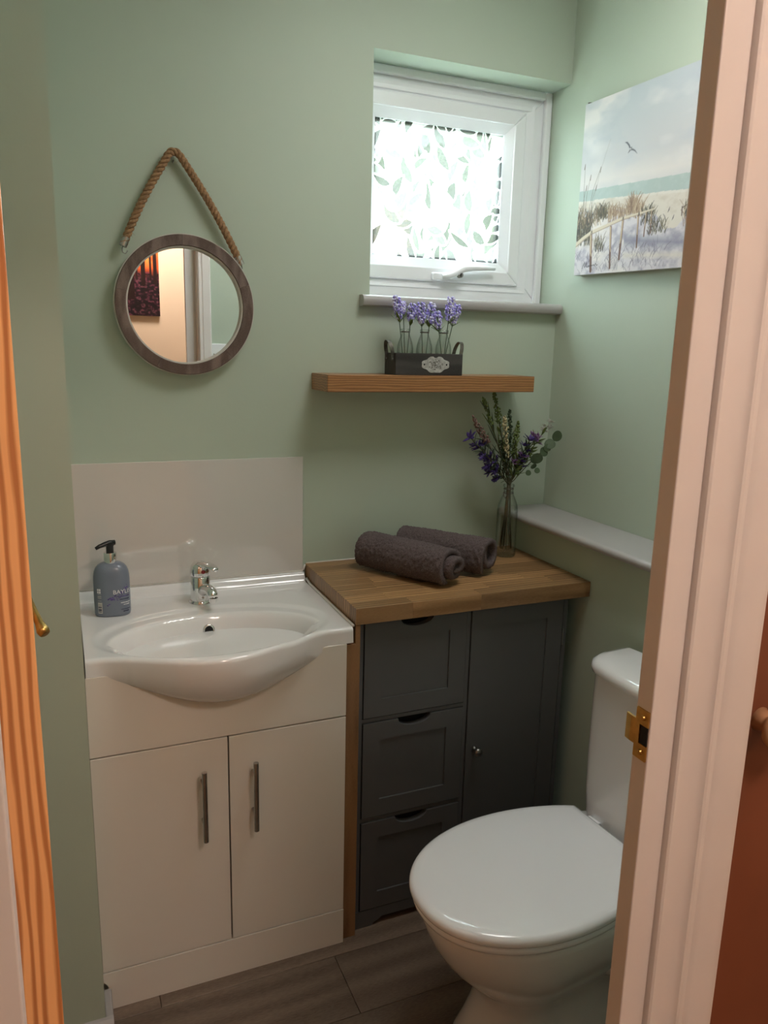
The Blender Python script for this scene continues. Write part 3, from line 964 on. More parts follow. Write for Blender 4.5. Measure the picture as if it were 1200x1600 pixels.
lv = G().lathe([(0.0238, 0.0695), (0.0245, 0.075), (0.0243, 0.084), (0.0215, 0.095), (0.0155, 0.102), (0.008, 0.105), (0, 0.106)], (TX, TY, DZ), 'z', 40).obj('lever_cap', 'chrome', tap, smooth=True)
hb = []
for t, w, h in ((0.0, 0.017, 0.099), (0.02, 0.0165, 0.102), (0.04, 0.0145, 0.1015), (0.055, 0.0125, 0.0995), (0.064, 0.010, 0.0975), (0.068, 0.006, 0.0962)):
    ax = Vector((0.42, -0.907, 0))
    px_ = Vector((0.907, 0.42, 0))
    c = Vector((TX, TY, DZ + h)) + ax * t
    hb.append([c + px_ * w * math.cos(a) + Vector((0, 0, 1)) * 0.0045 * math.sin(a) for a in [2 * math.pi * k / 16 for k in range(16)]])
G().loft(hb).obj('lever', 'chrome', lv, smooth=True)
G().lathe([(0, -0.0020), (0.0042, -0.0015), (0.0050, 0.0)], (TX + 0.004, TY - 0.0242, DZ + 0.083), 'y', 18).obj('temperature_dot', 'red', lv, smooth=True)
G().lathe([(0, -0.001), (0.003, -0.0006), (0.0034, 0.0005)], (TX + 0.002, TY - 0.0236, DZ + 0.018), 'y', 14).obj('grub_screw', 'steel', tap, smooth=True)

# ------------------------------------------------------------------ soap dispenser
SXc, SYc = 0.0905, -0.128
soap = thing('soap_dispenser', (SXc, SYc, DZ), 'grey-blue pump bottle of hand wash on the washbasin corner', 'soap dispenser')
SA, SB = 0.0405, 0.0270
sang = R(-6)
SM = Matrix.Translation((SXc, SYc, DZ)) @ Matrix.Rotation(sang, 4, 'Z')
def s_pt(a, z, grow=0.0, rsc=1.0):
    e = 0.8
    ca, sa = math.cos(a), math.sin(a)
    return Vector(((SA * rsc + grow) * math.copysign(abs(ca) ** e, ca), (SB * rsc + grow) * math.copysign(abs(sa) ** e, sa), z))
prof = [(0.90, 0.0), (0.97, 0.002), (1.0, 0.007), (1.0, 0.05), (1.0, 0.086), (0.985, 0.096), (0.94, 0.106), (0.86, 0.114), (0.73, 0.1205), (0.56, 0.125), (0.42, 0.127)]
rings = [[s_pt(2 * math.pi * k / 56, z, 0, r_) for k in range(56)] for r_, z in prof]
g = G()
g.loft(rings)
g.xform(SM)
g.obj('bottle', 'soap', soap, auto=60)
G().lathe([(0.0142, 0.126), (0.0146, 0.128), (0.0146, 0.148), (0.0138, 0.150), (0, 0.150)], (SXc, SYc, DZ), 'z', 32).obj('collar', 'chrome', soap, auto=35)
pm_ = G().lathe([(0.0085, 0.150), (0.0085, 0.164), (0.0098, 0.167), (0.0098, 0.172), (0.006, 0.175), (0, 0.1755)], (SXc, SYc, DZ), 'z', 24).obj('pump', 'black', soap, auto=40)
pd_ = Vector((-0.95, -0.31, 0))
pp = [Vector((SXc, SYc, DZ + 0.1705)) + pd_ * t + Vector((0, 0, h)) for t, h in ((-0.012, 0.001), (0.0, 0.0015), (0.012, -0.0005), (0.024, -0.0035), (0.033, -0.0075))]
G().tube(pp, [0.0062, 0.0066, 0.0058, 0.0048, 0.0038], 12).obj('nozzle', 'black', pm_, smooth=True)

def wrap_patch(name, mat, a0, a1, z0, z1, n=14, grow=0.0004, parent=soap):
    """thin printed patch following the bottle side"""
    g = G()
    rr = []
    for k in range(n + 1):
        a = a0 + (a1 - a0) * k / n
        rr.append([s_pt(a, z0, grow), s_pt(a, z1, grow), s_pt(a, z1, grow - 0.0003), s_pt(a, z0, grow - 0.0003)])
    g.loft(rr)
    g.xform(SM)
    return g.obj(name, mat, parent)

# arc-length parametrisation of the ellipse for lettering
arc = [0.0]
angs = [R(-200) + R(320) * k / 800 for k in range(801)]
for a, b_ in zip(angs, angs[1:]):
    arc.append(arc[-1] + (s_pt(b_, 0) - s_pt(a, 0)).length)
def ang_at(s, a_start):
    i0 = min(range(len(angs)), key=lambda i: abs(angs[i] - a_start))
    target = arc[i0] + s
    i = int(np.searchsorted(arc, target))
    return angs[max(0, min(len(angs) - 1, i))]

def wrap_text(name, txt, mat, a_start, z, size, parent=soap, slant=0.0):
    cu = bpy.data.curves.new(name, 'FONT')
    cu.body = txt
    cu.size = size
    cu.resolution_u = 2
    tmp = bpy.data.objects.new(name, cu)
    C.objects.link(tmp)
    dg = bpy.context.evaluated_depsgraph_get()
    me = bpy.data.meshes.new_from_object(tmp.evaluated_get(dg))
    bpy.data.objects.remove(tmp)
    for v in me.vertices:
        a = ang_at(v.co.x, a_start)
        p = s_pt(a, z + v.co.y + slant * v.co.x, 0.0005)
        v.co = SM @ p
    me.materials.clear()
    me.materials.append(M[mat])
    o = bpy.data.objects.new(name, me)
    C.objects.link(o)
    put(o, parent)
    return o

A_F = R(-88)      # where the brand lettering starts (seen near the middle of the bottle)
wrap_text('lettering', 'BAYLIS &', 'ink_white', A_F, 0.0555, 0.0140)
for a0, a1, za, h, mt_ in ((-66, -28, 0.0478, 0.0026, 'ink_violet'), (-70, -30, 0.0405, 0.0022, 'ink_navy'), (-66, -22, 0.0325, 0.0018, 'ink_white'), (-56, -30, 0.0275, 0.0016, 'ink_white'), (-66, -24, 0.0165, 0.0014, 'ink_navy'), (-58, -30, 0.0110, 0.0022, 'ink_navy')):
    q = a0
    while q < a1:            # broken dashes too small to read
        wd = 2.0 + (q * 7.3) % 3.0
        wrap_patch('small_print', mt_, R(q), R(q + wd), za, za + h, 2, 0.0004)
        q += wd + 1.0
# violet sprig printed behind the brand
rng = random.Random(4)
g = G()
for k in range(46):
    t = k / 45
    a = R(-100) + R(66) * t
    z = 0.034 + 0.040 * t + rng.uniform(-0.008, 0.008) * (1.2 - 0.5 * t)
    da, dz = R(rng.uniform(1.6, 3.4)), rng.uniform(0.0008, 0.0022)
    pts = [s_pt(a + da * math.cos(q) , z + dz * math.sin(q) + da * 0.01 * math.cos(q), 0.00025) for q in [2 * math.pi * i / 7 for i in range(7)]]
    vs = [g.bm.verts.new(SM @ p) for p in pts]
    g.bm.faces.new(vs)
g.obj('printed_sprig', 'ink_violet', soap)
lab = wrap_patch('barcode_label', 'paper', R(-135), R(-117), 0.010, 0.036, 6)
for k, (za, zb) in enumerate(((0.0130, 0.0150), (0.0165, 0.0200), (0.0215, 0.0225), (0.0240, 0.0262), (0.0290, 0.0296), (0.0315, 0.0320))):
    wrap_patch('barcode_bar', 'ink_navy' if k < 4 else 'galv', R(-133), R(-119), za, zb, 5, 0.0006, lab)
fl = wrap_patch('flag_mark', 'ink_white', R(-136), R(-121), 0.0585, 0.0690, 6)
wrap_patch('flag_cross', 'soap', R(-136), R(-121), 0.0632, 0.0642, 5, 0.0006, fl)
wrap_patch('flag_cross', 'soap', R(-129.2), R(-127.8), 0.0588, 0.0687, 2, 0.0006, fl)
for za in (0.0562, 0.0520, 0.0500, 0.0480, 0.0460, 0.0400):
    wrap_patch('small_print', 'paper', R(-135), R(-119), za, za + 0.0006, 5, 0.0005)

# ------------------------------------------------------------------ oak upright panel, worktop of staves
up = G().prism([(0.5800, 0.0), (0.6135, 0.0), (0.6135, 0.8315), (0.6015, 0.8315), (0.6015, 0.787), (0.5800, 0.787)], -0.396, -0.003, 'y', bev=0.0008, seg=1).obj('oak_end_panel', 'oakpanel')
tag(up, 'narrow upright oak end panel between the vanity and the grey cabinet', 'end panel')

WTX0, WTX1, WTY, WZT = 0.6010, 1.2565, -0.399, 0.873
top = thing('oak_worktop', (0.93, -0.2, 0.833), 'thick oak block worktop on the grey cabinet carrying rolled towels', 'worktop')
rng = random.Random(11)
rows = 9
rw = (0.399 - 0.002) / rows
for k in range(rows):
    y1 = -0.002 - rw * k
    y0 = y1 - rw
    x = WTX0
    first = True
    while x < WTX1 - 0.001:
        L = rng.uniform(0.10, 0.28) if first else rng.uniform(0.18, 0.36)
        first = False
        x2 = x + L
        if WTX1 - x2 < 0.07:
            x2 = WTX1
        cx, cy = (x + x2) / 2, (y0 + y1) / 2
        o = G().box(x - cx, x2 - cx, y0 - cy, y1 - cy, -0.020, 0.020, bev=0.0005, seg=1).obj('stave', 'oak', top)
        o.location = (cx, cy, WZT - 0.020)
        x = x2
G().tube([(WTX0 + 0.003, -0.003, WZT + 0.001), (0.80, -0.003, WZT + 0.001), (WTX1 - 0.003, -0.003, WZT + 0.001)], 0.0025, 8).obj('sealant_bead', 'silicone', top, smooth=True)

# ------------------------------------------------------------------ grey cabinet
CX0, CX1, CY = 0.6150, 1.2060, -0.379
cab = thing('grey_cabinet', (0.91, -0.19, 0), 'anthracite grey cabinet with three drawers and one door under the oak worktop', 'cabinet')
G().box(CX0, CX0 + 0.014, CY + 0.002, -0.01, 0.0, 0.832).obj('side_panel', 'grey_cab', cab)
G().box(CX1 - 0.012, CX1 + 0.0, CY + 0.002, -0.01, 0.0, 0.832).obj('side_panel', 'grey_cab', cab)
G().box(CX0 + 0.014, CX1 - 0.012, -0.016, -0.010, 0.04, 0.832).obj('back_panel', 'grey_cab', cab)
G().box(0.9055, 0.9155, CY + 0.002, -0.016, 0.05, 0.832).obj('divider', 'grey_cab', cab)
for z in (0.302, 0.5715):
    G().box(CX0 + 0.014, 0.9055, CY + 0.002, -0.016, z, z + 0.0095).obj('rail', 'grey_cab', cab)
# skirt with feet cut out
skp = [(CX0, 0.0), (CX0 + 0.050, 0.0), (CX0 + 0.056, 0.008), (CX0 + 0.068, 0.012), (CX0 + 0.078, 0.020), (CX1 - 0.078, 0.020), (CX1 - 0.068, 0.012), (CX1 - 0.056, 0.008), (CX1 - 0.050, 0.0), (CX1, 0.0), (CX1, 0.049), (CX0, 0.049)]
G().prism(skp, CY, CY + 0.016, 'y').obj('skirt', 'grey_cab', cab)
G().box(CX0 + 0.014, CX1 - 0.012, CY + 0.02, -0.016, 0.034, 0.048).obj('bottom_panel', 'grey_cab', cab)
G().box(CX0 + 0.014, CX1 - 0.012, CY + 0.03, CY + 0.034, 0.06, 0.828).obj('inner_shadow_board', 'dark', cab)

def panel_front(x0, x1, z0, z1, border, cut=None, name='drawer'):
    """shaker front: stiles and rails proud, panel recessed; optional half-round finger cut at the top"""
    yf, yb = CY - 0.001, CY + 0.017
    g = G()
    bz = border
    g.box(x0, x0 + border, yf, yb, z0, z1)
    g.box(x1 - border, x1, yf, yb, z0, z1)
    g.box(x0 + border, x1 - border, yf, yb, z0, z0 + bz)
    xc = (x0 + x1) / 2
    if cut:
        cw, cd = cut
        poly = [(x0 + border, z1 - bz), (x1 - border, z1 - bz), (x1 - border, z1), (xc + cw, z1)]
        for k in range(1, 16):
            a = math.pi * k / 16
            poly.append((xc + cw * math.cos(a), z1 - cd * math.sin(a) ** 0.9))
        poly += [(xc - cw, z1), (x0 + border, z1)]
        g.prism(poly, yf, yb, 'y')
    else:
        g.box(x0 + border, x1 - border, yf, yb, z1 - bz, z1)
    o = g.obj(name, 'grey_cab', cab)
    G().box(x0 + border - 0.001, x1 - border + 0.001, yf + 0.0045, yf + 0.010, z0 + bz - 0.001, z1 - bz + 0.001).obj('recessed_panel', 'grey_cab', o)
    return o
panel_front(0.6315, 0.9035, 0.584, 0.8285, 0.046, (0.044, 0.022))
panel_front(0.6315, 0.9035, 0.3145, 0.5690, 0.046, (0.044, 0.022))
panel_front(0.6315, 0.9035, 0.0515, 0.2995, 0.046, (0.044, 0.022))
cd = panel_front(0.9180, 1.1905, 0.0515, 0.8285, 0.048, None, 'door')
G().lathe([(0, 0), (0.0075, 0), (0.0075, -0.003), (0.0045, -0.006), (0.0045, -0.013), (0.0095, -0.017), (0.0115, -0.021), (0.0100, -0.026), (0.005, -0.0285), (0, -0.029)], (0.9425, CY - 0.001, 0.447), 'y', 24).obj('knob', 'pewter', cd, smooth=True)
for z in (0.70, 0.13):
    G().box(1.1910, 1.1950, CY - 0.004, CY + 0.004, z, z + 0.045, bev=0.001).obj('hinge', 'pewter', cd)

# ------------------------------------------------------------------ rolled towels
def towel(name, label, p_left, p_right, width, height, seed, group='rolled towels'):
    z0 = WZT + 0.0010
    a, b_ = Vector((*p_left, 0)), Vector((*p_right, 0))
    ax = (b_ - a)
    L = ax.length
    ax.normalize()
    sd = Vector((-ax.y, ax.x, 0))     # towards the back
    if sd.y < 0:
        sd = -sd
    nt_, nl = 240, 130
    turns = 2.35
    def curve(t, off):
        # t 0 outer end .. 1 inner end, returns (side, up) unit box -1..1
        th_ = R(248) - t * turns * 2 * math.pi
        r_ = 1.0 - 0.80 * t ** 0.95 + off
        c_, s_ = math.cos(th_), math.sin(th_)
        q = 0.86
        return (math.copysign(abs(c_) ** q, c_) * r_, math.copysign(abs(s_) ** q, s_) * r_)
    thick = 0.30
    rings = []
    for i in range(nl + 1):
        u = i / nl
        endr = min(1.0, (min(u, 1 - u) * L / 0.012))
        endk = math.sqrt(max(0, 1 - (1 - endr) ** 2))
        ring = []
        for side in (0, 1):
            rg = range(nt_ + 1) if side == 0 else range(nt_, -1, -1)
            for k in rg:
                t = k / nt_
                taper = min(1, k / 4 + 0.25, (nt_ - k) / 4 + 0.25)
                mid = -thick * 0.5
                off = mid + (0.5 if side == 0 else -0.5) * thick * taper * (0.70 + 0.30 * endk) 
                s_, w_ = curve(t, off)
                wob = 0.02 * math.sin(5 * u + seed)
                tel = 0.012 * math.sin(seed * 3 + t * 6.0)        # layers telescope a little
                p = a + ax * (L * u + tel * (1.5 * u - 0.5)) + sd * (s_ * width * 0.5 * (1 + wob)) + Vector((0, 0, z0 + height * 0.5 + w_ * height * 0.5))
                if side == 0:
                    q = p * 260
                    f = mnoise.noise(q + Vector((seed, 0, 0))) * 0.0034 + mnoise.noise(p * 110) * 0.0022 + mnoise.noise(p * 18 + Vector((seed, 5, 0))) * 0.003
                    dirv = (sd * s_ + Vector((0, 0, 1)) * w_)
                    p = p + dirv * f
                p.z = max(p.z, z0 + 0.0006 * (mnoise.noise(p * 200) + 1))
                ring.append(p)
        rings.append(ring)
    g = G()
    vs = [[g.bm.verts.new(p) for p in r_] for r_ in rings]
    n = len(vs[0])
    for ra, rb in zip(vs, vs[1:]):
        for i in range(n):
            j = (i + 1) % n
            g.bm.faces.new((ra[i], ra[j], rb[j], rb[i]))
    for rr_, flip in ((vs[0], True), (vs[-1], False)):
        for k in range(nt_):
            q = (rr_[k], rr_[k + 1], rr_[n - 2 - k], rr_[n - 1 - k])
            g.bm.faces.new(tuple(reversed(q)) if flip else q)
    o = g.obj(name, 'towel', smooth=True)
    return tag(o, label, 'towel', group)
towel('rolled_towel', 'dark mauve-grey rolled towel lying in front on the oak worktop', (0.752, -0.068), (0.896, -0.322), 0.118, 0.104, 1.3)
towel('rolled_towel', 'dark mauve-grey rolled towel lying behind, beside the glass bottle vase', (0.868, -0.062), (1.026, -0.258), 0.108, 0.108, 4.1)

# ------------------------------------------------------------------ round mirror on a rope
MX, MZ = 0.2955, 1.5455
mir = thing('round_mirror', (MX, -0.02, MZ - 0.162), 'round brown wooden framed mirror hanging from a thick rope loop', 'mirror')
RO, RI = 0.1615, 0.1365
def ring_segment(a0, a1, prof, n):
    rings = []
    for k in range(n + 1):
        a = a0 + (a1 - a0) * k / n
        rings.append([(MX + r_ * math.cos(a), y, MZ + r_ * math.sin(a)) for r_, y in prof])
    return G().loft(rings)
fprof = [(RI, -0.017), (RI, -0.0335), (RI + 0.0015, -0.035), (RO - 0.0015, -0.035), (RO, -0.0335), (RO, -0.004), (RI, -0.004)]
cuts = [R(a) for a in (20, 92, 168, 243, 312, 380)]
for a0, a1 in zip(cuts, cuts[1:]):
    ring_segment(a0 + 0.0015, a1 - 0.0015, fprof, 26).obj('frame_segment', 'mirror_wood', mir, auto=35)
eprof = [(RO - 0.0005, -0.031), (RO + 0.0022, -0.031), (RO + 0.0022, -0.003), (RO - 0.0005, -0.003)]
ring_segment(0, 2 * math.pi, eprof, 120).obj('pale_edge', 'whitewash', mir, auto=35)
iprof = [(RI + 0.0004, -0.012), (RI + 0.0004, -0.0315), (RI - 0.0035, -0.0305), (RI - 0.0035, -0.012)]
ring_segment(0, 2 * math.pi, iprof, 120).obj('inner_rim', 'whitewash', mir, auto=35)
G().lathe([(0, -0.0165), (RI - 0.003, -0.0165), (RI - 0.003, -0.012), (0, -0.012)], (MX, 0, MZ), 'y', 96).obj('glass', 'mirror', mir)
# rope of three twisted strands
pA, pT, pB = Vector((0.1605, -0.022, 1.678)), Vector((0.2790, -0.020, 1.890)), Vector((0.4290, -0.022, 1.652))
path = []
for k in range(70):
    t = k / 69
    path.append(pA.lerp(pT + Vector((-0.014, 0, -0.014)), t) + Vector((-0.004, 0, 0.003)) * math.sin(math.pi * t))
for k in range(1, 14):
    a = R(150) - R(128) * k / 14
    path.append(pT + Vector((0.001 + 0.0155 * math.cos(a), 0, -0.019 + 0.0155 * math.sin(a) + 0.001)))
for k in range(1, 76):
    t = k / 75
    path.append((pT + Vector((0.016, 0, -0.012))).lerp(pB, t) + Vector((0.005, 0, 0.004)) * math.sin(math.pi * t))
# even resampling
acc = [0.0]
for a, b_ in zip(path, path[1:]):
    acc.append(acc[-1] + (b_ - a).length)
tot = acc[-1]
NS = 420
even = []
for k in range(NS):
    s = tot * k / (NS - 1)
    i = min(len(path) - 2, max(0, int(np.searchsorted(acc, s)) - 1))
    f = (s - acc[i]) / max(1e-9, acc[i + 1] - acc[i])
    even.append(path[i].lerp(path[i + 1], f))
rope = None
g = G()
for sidx in range(3):
    pts = []
    for k, p in enumerate(even):
        t = (even[min(k + 1, NS - 1)] - even[max(k - 1, 0)]).normalized()
        n1 = Vector((0, 1, 0))
        n2 = t.cross(n1).normalized()
        ph = 2 * math.pi * (sidx / 3 + tot * k / (NS - 1) / 0.036)
        pts.append(p + (n1 * math.cos(ph) + n2 * math.sin(ph)) * 0.0050)
    g.tube(pts, 0.0045, 8)
rope = g.obj('rope', 'rope', mir, smooth=True)
g = G()
rng = random.Random(5)
for _ in range(60):           # loose fibres
    k = rng.randrange(4, NS - 4)
    d = Vector((rng.uniform(-1, 1), rng.uniform(-1, 0.2), rng.uniform(-1, 1))).normalized()
    p = even[k] + d * 0.006
    g.tube([p, p + d * 0.004 + Vector((0, 0, 0.002)), p + d * rng.uniform(0.006, 0.010)], 0.0002, 4)
g.obj('loose_fibres', 'rope', rope, kind='stuff')
for p, q in ((even[0], even[14]), (even[-1], even[-15])):
    d = (q - p).normalized()
    fe = G().tube([p - d * 0.006, p + d * 0.016], 0.0092, 18).obj('ferrule', 'steel', mir, auto=40)
    c0 = p - d * 0.006
    inw = (Vector((MX, -0.02, MZ)) - c0).normalized()
    G().tube([c0, c0 - d * 0.006 + inw * 0.001, c0 - d * 0.011 + inw * 0.005, c0 - d * 0.009 + inw * 0.012, c0 + inw * 0.014], 0.0013, 8).obj('hook', 'pewter', fe, smooth=True)
G().tube([(pT.x, -0.001, pT.z - 0.022), (pT.x, -0.014, pT.z - 0.020)], 0.0018, 8).obj('nail', 'pewter', mir, smooth=True)

# ------------------------------------------------------------------ floating shelf
sh = G().box(0.6180, 1.2215, -0.1320, -0.0010, 1.3475, 1.3905, bev=0.0015).obj('floating_shelf', 'shelfwood')
tag(sh, 'thick brown wooden floating shelf below the window', 'shelf')

# ------------------------------------------------------------------ crate with three bottles of lavender
ZS = 1.3908
KX0, KX1, KY0, KY1 = 0.8060, 1.0010, -0.1180, -0.0460
crate = thing('wooden_crate', (0.9, -0.082, ZS), 'small dark grey wooden crate with metal loop handles on the shelf', 'crate')
G().box(KX0, KX1, KY0, KY0 + 0.006, ZS, ZS + 0.0555, bev=0.0008, seg=1).obj('front_board', 'crate', crate)
G().box(KX0, KX1, KY1 - 0.006, KY1, ZS, ZS + 0.0555, bev=0.0008, seg=1).obj('back_board', 'crate', crate)
for x in (KX0, KX1 - 0.006):
    G().box(x, x + 0.006, KY0 + 0.006, KY1 - 0.006, ZS, ZS + 0.0555, bev=0.0008, seg=1).obj('end_board', 'crate', crate)
G().box(KX0 + 0.006, KX1 - 0.006, KY0 + 0.006, KY1 - 0.006, ZS, ZS + 0.005).obj('base_board', 'crate', crate)
for x, s in ((KX0 - 0.0012, -1), (KX1 + 0.0012, 1)):
    pts = []
    for k in range(25):
        a = math.pi * k / 24
        pts.append((x + s * (0.008 * math.sin(a) ** 0.8), -0.082 - 0.0215 * math.cos(a), ZS + 0.052 + 0.036 * math.sin(a) ** 0.8))
    pts = [(x, -0.1035, ZS + 0.036)] + pts + [(x, -0.0605, ZS + 0.036)]
    g = G()
    rr = []
    for p in pts:
        rr.append([(p[0] - 0.0045, p[1], p[2]), (p[0] + 0.0045, p[1], p[2])])
    # flat strap with thickness
    rings = []
    for k, p in enumerate(pts):
        P0, P1 = Vector(pts[max(0, k - 1)]), Vector(pts[min(len(pts) - 1, k + 1)])
        t = (P1 - P0).normalized()
        side = Vector((1, 0, 0))
        nn = side.cross(t).normalized()
        c = Vector(p)
        w = 0.0042
        if k in (0, len(pts) - 1):
            w = 0.0030
        rings.append([c - side * w * 0.25 - nn * 0.0, c + side * w * 0.25 + nn * 0.0, c + side * w * 0.25 + nn * 0.0012, c - side * w * 0.25 + nn * 0.0012])
    rings = []
    for k, p in enumerate(pts):
        P0, P1 = Vector(pts[max(0, k - 1)]), Vector(pts[min(len(pts) - 1, k + 1)])
        t = (P1 - P0).normalized()
        side = t.cross(Vector((1, 0, 0))).normalized()
        wd = Vector((0.93, 0.0, 0)) * 0.0055
        c = Vector(p)
        rings.append([c - wd, c + wd, c + wd + side * 0.0013, c - wd + side * 0.0013])
    g.loft(rings)
    hd = g.obj('loop_handle', 'galv', crate, auto=40)
    for yy in (-0.1035, -0.0605):
        G().ball((x + s * 0.0012, yy, ZS + 0.041), 0.0022, 1).obj('rivet', 'pewter', hd, smooth=True)
# ornate plate, distressed white print
plate = []
for k in range(64):
    a = 2 * math.pi * k / 64
    rr = 1 + 0.05 * math.cos(4 * a) - 0.05 * math.cos(8 * a) - (0.14 if abs(math.sin(a)) > 0.985 and math.sin(a) > 0 else 0)
    plate.append((0.9205 + 0.0395 * rr * math.cos(a), ZS + 0.0275 + 0.0205 * rr * math.sin(a)))
pl_ = G().prism(plate, KY0 - 0.0012, KY0, 'y').obj('name_plate', 'plate', crate)
for x in (0.8880, 0.9530):
    G().lathe([(0, -0.0022), (0.0020, -0.0018), (0.0026, -0.0010)], (x, KY0, ZS + 0.0275), 'y', 12).obj('rivet', 'dark', pl_, smooth=True)
rng = random.Random(3)
g = G()
for k in range(70):
    a, r_ = rng.uniform(0, 6.28), math.sqrt(rng.random())
    x, z = 0.9205 + 0.021 * r_ * math.cos(a), ZS + 0.0275 + 0.0135 * r_ * math.sin(a)
    w, h = rng.uniform(0.0006, 0.0020), rng.uniform(0.0004, 0.0012)
    g.box(x - w, x + w, KY0 - 0.00135, KY0 - 0.0012, z - h, z + h)
g.obj('worn_print', 'galv', pl_)

def glass_bottle(name, c, prof, thick, label, cat, group=None):
    e = thing(name, c, label, cat, group)
    inner = [(max(0.0008, r_ - thick), h + (thick * 1.6 if k == 0 else 0)) for k, (r_, h) in enumerate(prof)]
    inner = [(r_, max(h, prof[0][1] + thick * 1.8)) for r_, h in inner]
    full = [(0, prof[0][1])] + prof + list(reversed(inner)) + [(0, prof[0][1] + thick * 1.8)]
    G().lathe(full, c, 'z', 32).obj('glass_body', 'glass', e, smooth=True)
    return e
bprof = [(0.0195, 0.0), (0.0215, 0.003), (0.0215, 0.060), (0.0205, 0.070), (0.0165, 0.084), (0.0125, 0.095), (0.0110, 0.101), (0.0110, 0.106), (0.0128, 0.107), (0.0132, 0.110), (0.0120, 0.112)]
BXS = (0.8480, 0.9035, 0.9600)
names = ('left end', 'middle', 'right end')
for x, w in zip(BXS, names):
    e = glass_bottle('small_glass_bottle', (x, -0.082, ZS + 0.0055), bprof, 0.0013, 'small clear glass bottle at the %s of the dark crate' % w, 'bottle', 'bottles in the crate')
    G().lathe([(0.0112, 0.1028), (0.0128, 0.1035), (0.0128, 0.1052), (0.0112, 0.106)], (x, -0.082, ZS + 0.0055), 'z', 28).obj('wire_collar', 'galv', e, smooth=True)

def lavender(name, base, tip, label, seed, pale=False, head=0.056, rad=0.0085):
    base, tip = Vector(base), Vector(tip)
    rng = random.Random(seed)
    e = thing(name, base, label, 'flower', 'lavender sprigs in the crate')
    mid = base.lerp(tip, 0.55)
    mid.x = base.x + (tip.x - base.x) * 0.45
    pts = []
    for k in range(11):
        t = k / 10
        pts.append((1 - t) ** 2 * base + 2 * t * (1 - t) * mid + t * t * tip)
    G().tube(pts, 0.0011, 6).obj('stem', 'leafdark', e, smooth=True)
    ax = (pts[-1] - pts[-3]).normalized()
    u = ax.cross(Vector((0, 1, 0))).normalized()
    v = ax.cross(u)
    for mat, share in (('lav', 0.55), ('lavpale', 0.45)):
        g = G()
        n = int(130 * share)
        for k in range(n):
            t = rng.random() ** 0.9
            prof_ = rad * (0.35 + 0.65 * math.sin(math.pi * min(1, 0.18 + t * 0.75)))
            a = rng.uniform(0, 6.283)
            c = tip - ax * head * (t) + (u * math.cos(a) + v * math.sin(a)) * prof_ * rng.uniform(0.65, 1.05)
            g.ball(c, rng.uniform(0.0018, 0.0033), 1, (1, 1, 1.25))
        g.obj('floret_cluster', mat, e, smooth=True)
    b0 = tip - ax * (head + 0.004)
    for k in range(4):
        a = rng.uniform(0, 6.283)
        d = (u * math.cos(a) + v * math.sin(a)) * 0.022 + ax * rng.uniform(0.006, 0.024)
        G().leaf(b0 - ax * 0.006, b0 + d, 0.008, tuple(ax), 0.003).obj('leaf', 'leafpale' if k % 2 else 'leafmid', e, smooth=True)
    return e
zb = ZS + 0.012
LV = [((0.846, -0.080, zb), (0.8170, -0.088, 1.5900), 'leftmost and tallest lavender sprig at the left of the crate', .058),
      ((0.850, -0.084, zb), (0.8640, -0.086, 1.5720), 'shorter lavender sprig leaning right in the left bottle', .046),
      ((0.846, -0.090, zb), (0.8400, -0.078, 1.5760), 'small lavender bud between the two sprigs of the left bottle', .030),
      ((0.902, -0.080, zb), (0.8860, -0.088, 1.5760), 'lavender sprig leaning left in the middle bottle', .052),
      ((0.905, -0.084, zb), (0.9190, -0.088, 1.5770), 'upright lavender sprig leaning right in the middle bottle', .054),
      ((0.958, -0.088, zb), (0.9390, -0.076, 1.5560), 'low dim lavender sprig behind the right bottle', .044),
      ((0.962, -0.080, zb), (0.9740, -0.090, 1.5930), 'tallest lavender sprig of the right bottle', .060),
      ((0.958, -0.084, zb), (0.9960, -0.088, 1.5760), 'rightmost lavender sprig leaning out of the right bottle', .050)]
for k, (b_, t, l, hd) in enumerate(LV):
    lavender('lavender_sprig', b_, t, l, 20 + k, head=hd, rad=0.0072 if k == 2 else 0.0118)
for k, (x, z, dx) in enumerate(((0.925, 1.535, 0.03), (0.872, 1.535, -0.012), (1.000, 1.548, 0.018))):
    pass

# ------------------------------------------------------------------ tall bottle vase with artificial flowers
VXc, VYc, VZ = 1.1790, -0.1000, WZT + 0.0004
vprof = [(0.0260, 0.0), (0.0295, 0.004), (0.0300, 0.012), (0.0300, 0.105), (0.0298, 0.135), (0.0275, 0.152), (0.0215, 0.168), (0.0160, 0.180), (0.0140, 0.190), (0.0140, 0.202), (0.0160, 0.204), (0.0165, 0.208), (0.0150, 0.211)]
vase = glass_bottle('bottle_vase', (VXc, VYc, VZ), vprof, 0.0018, 'tall clear glass bottle vase standing at the corner of the worktop', 'vase')
for zz in (0.186, 0.198):
    G().lathe([(0.0142, zz - 0.0012), (0.0157, zz), (0.0142, zz + 0.0012)], (VXc, VYc, VZ), 'z', 28).obj('wire_band', 'galv', vase, smooth=True)
G().tube([(VXc - 0.016, VYc - 0.004, VZ + 0.192), (VXc - 0.021, VYc - 0.008, VZ + 0.182), (VXc - 0.017, VYc - 0.010, VZ + 0.172), (VXc - 0.013, VYc - 0.012, VZ + 0.184)], 0.0011, 6).obj('wire_bail', 'galv', vase, smooth=True)

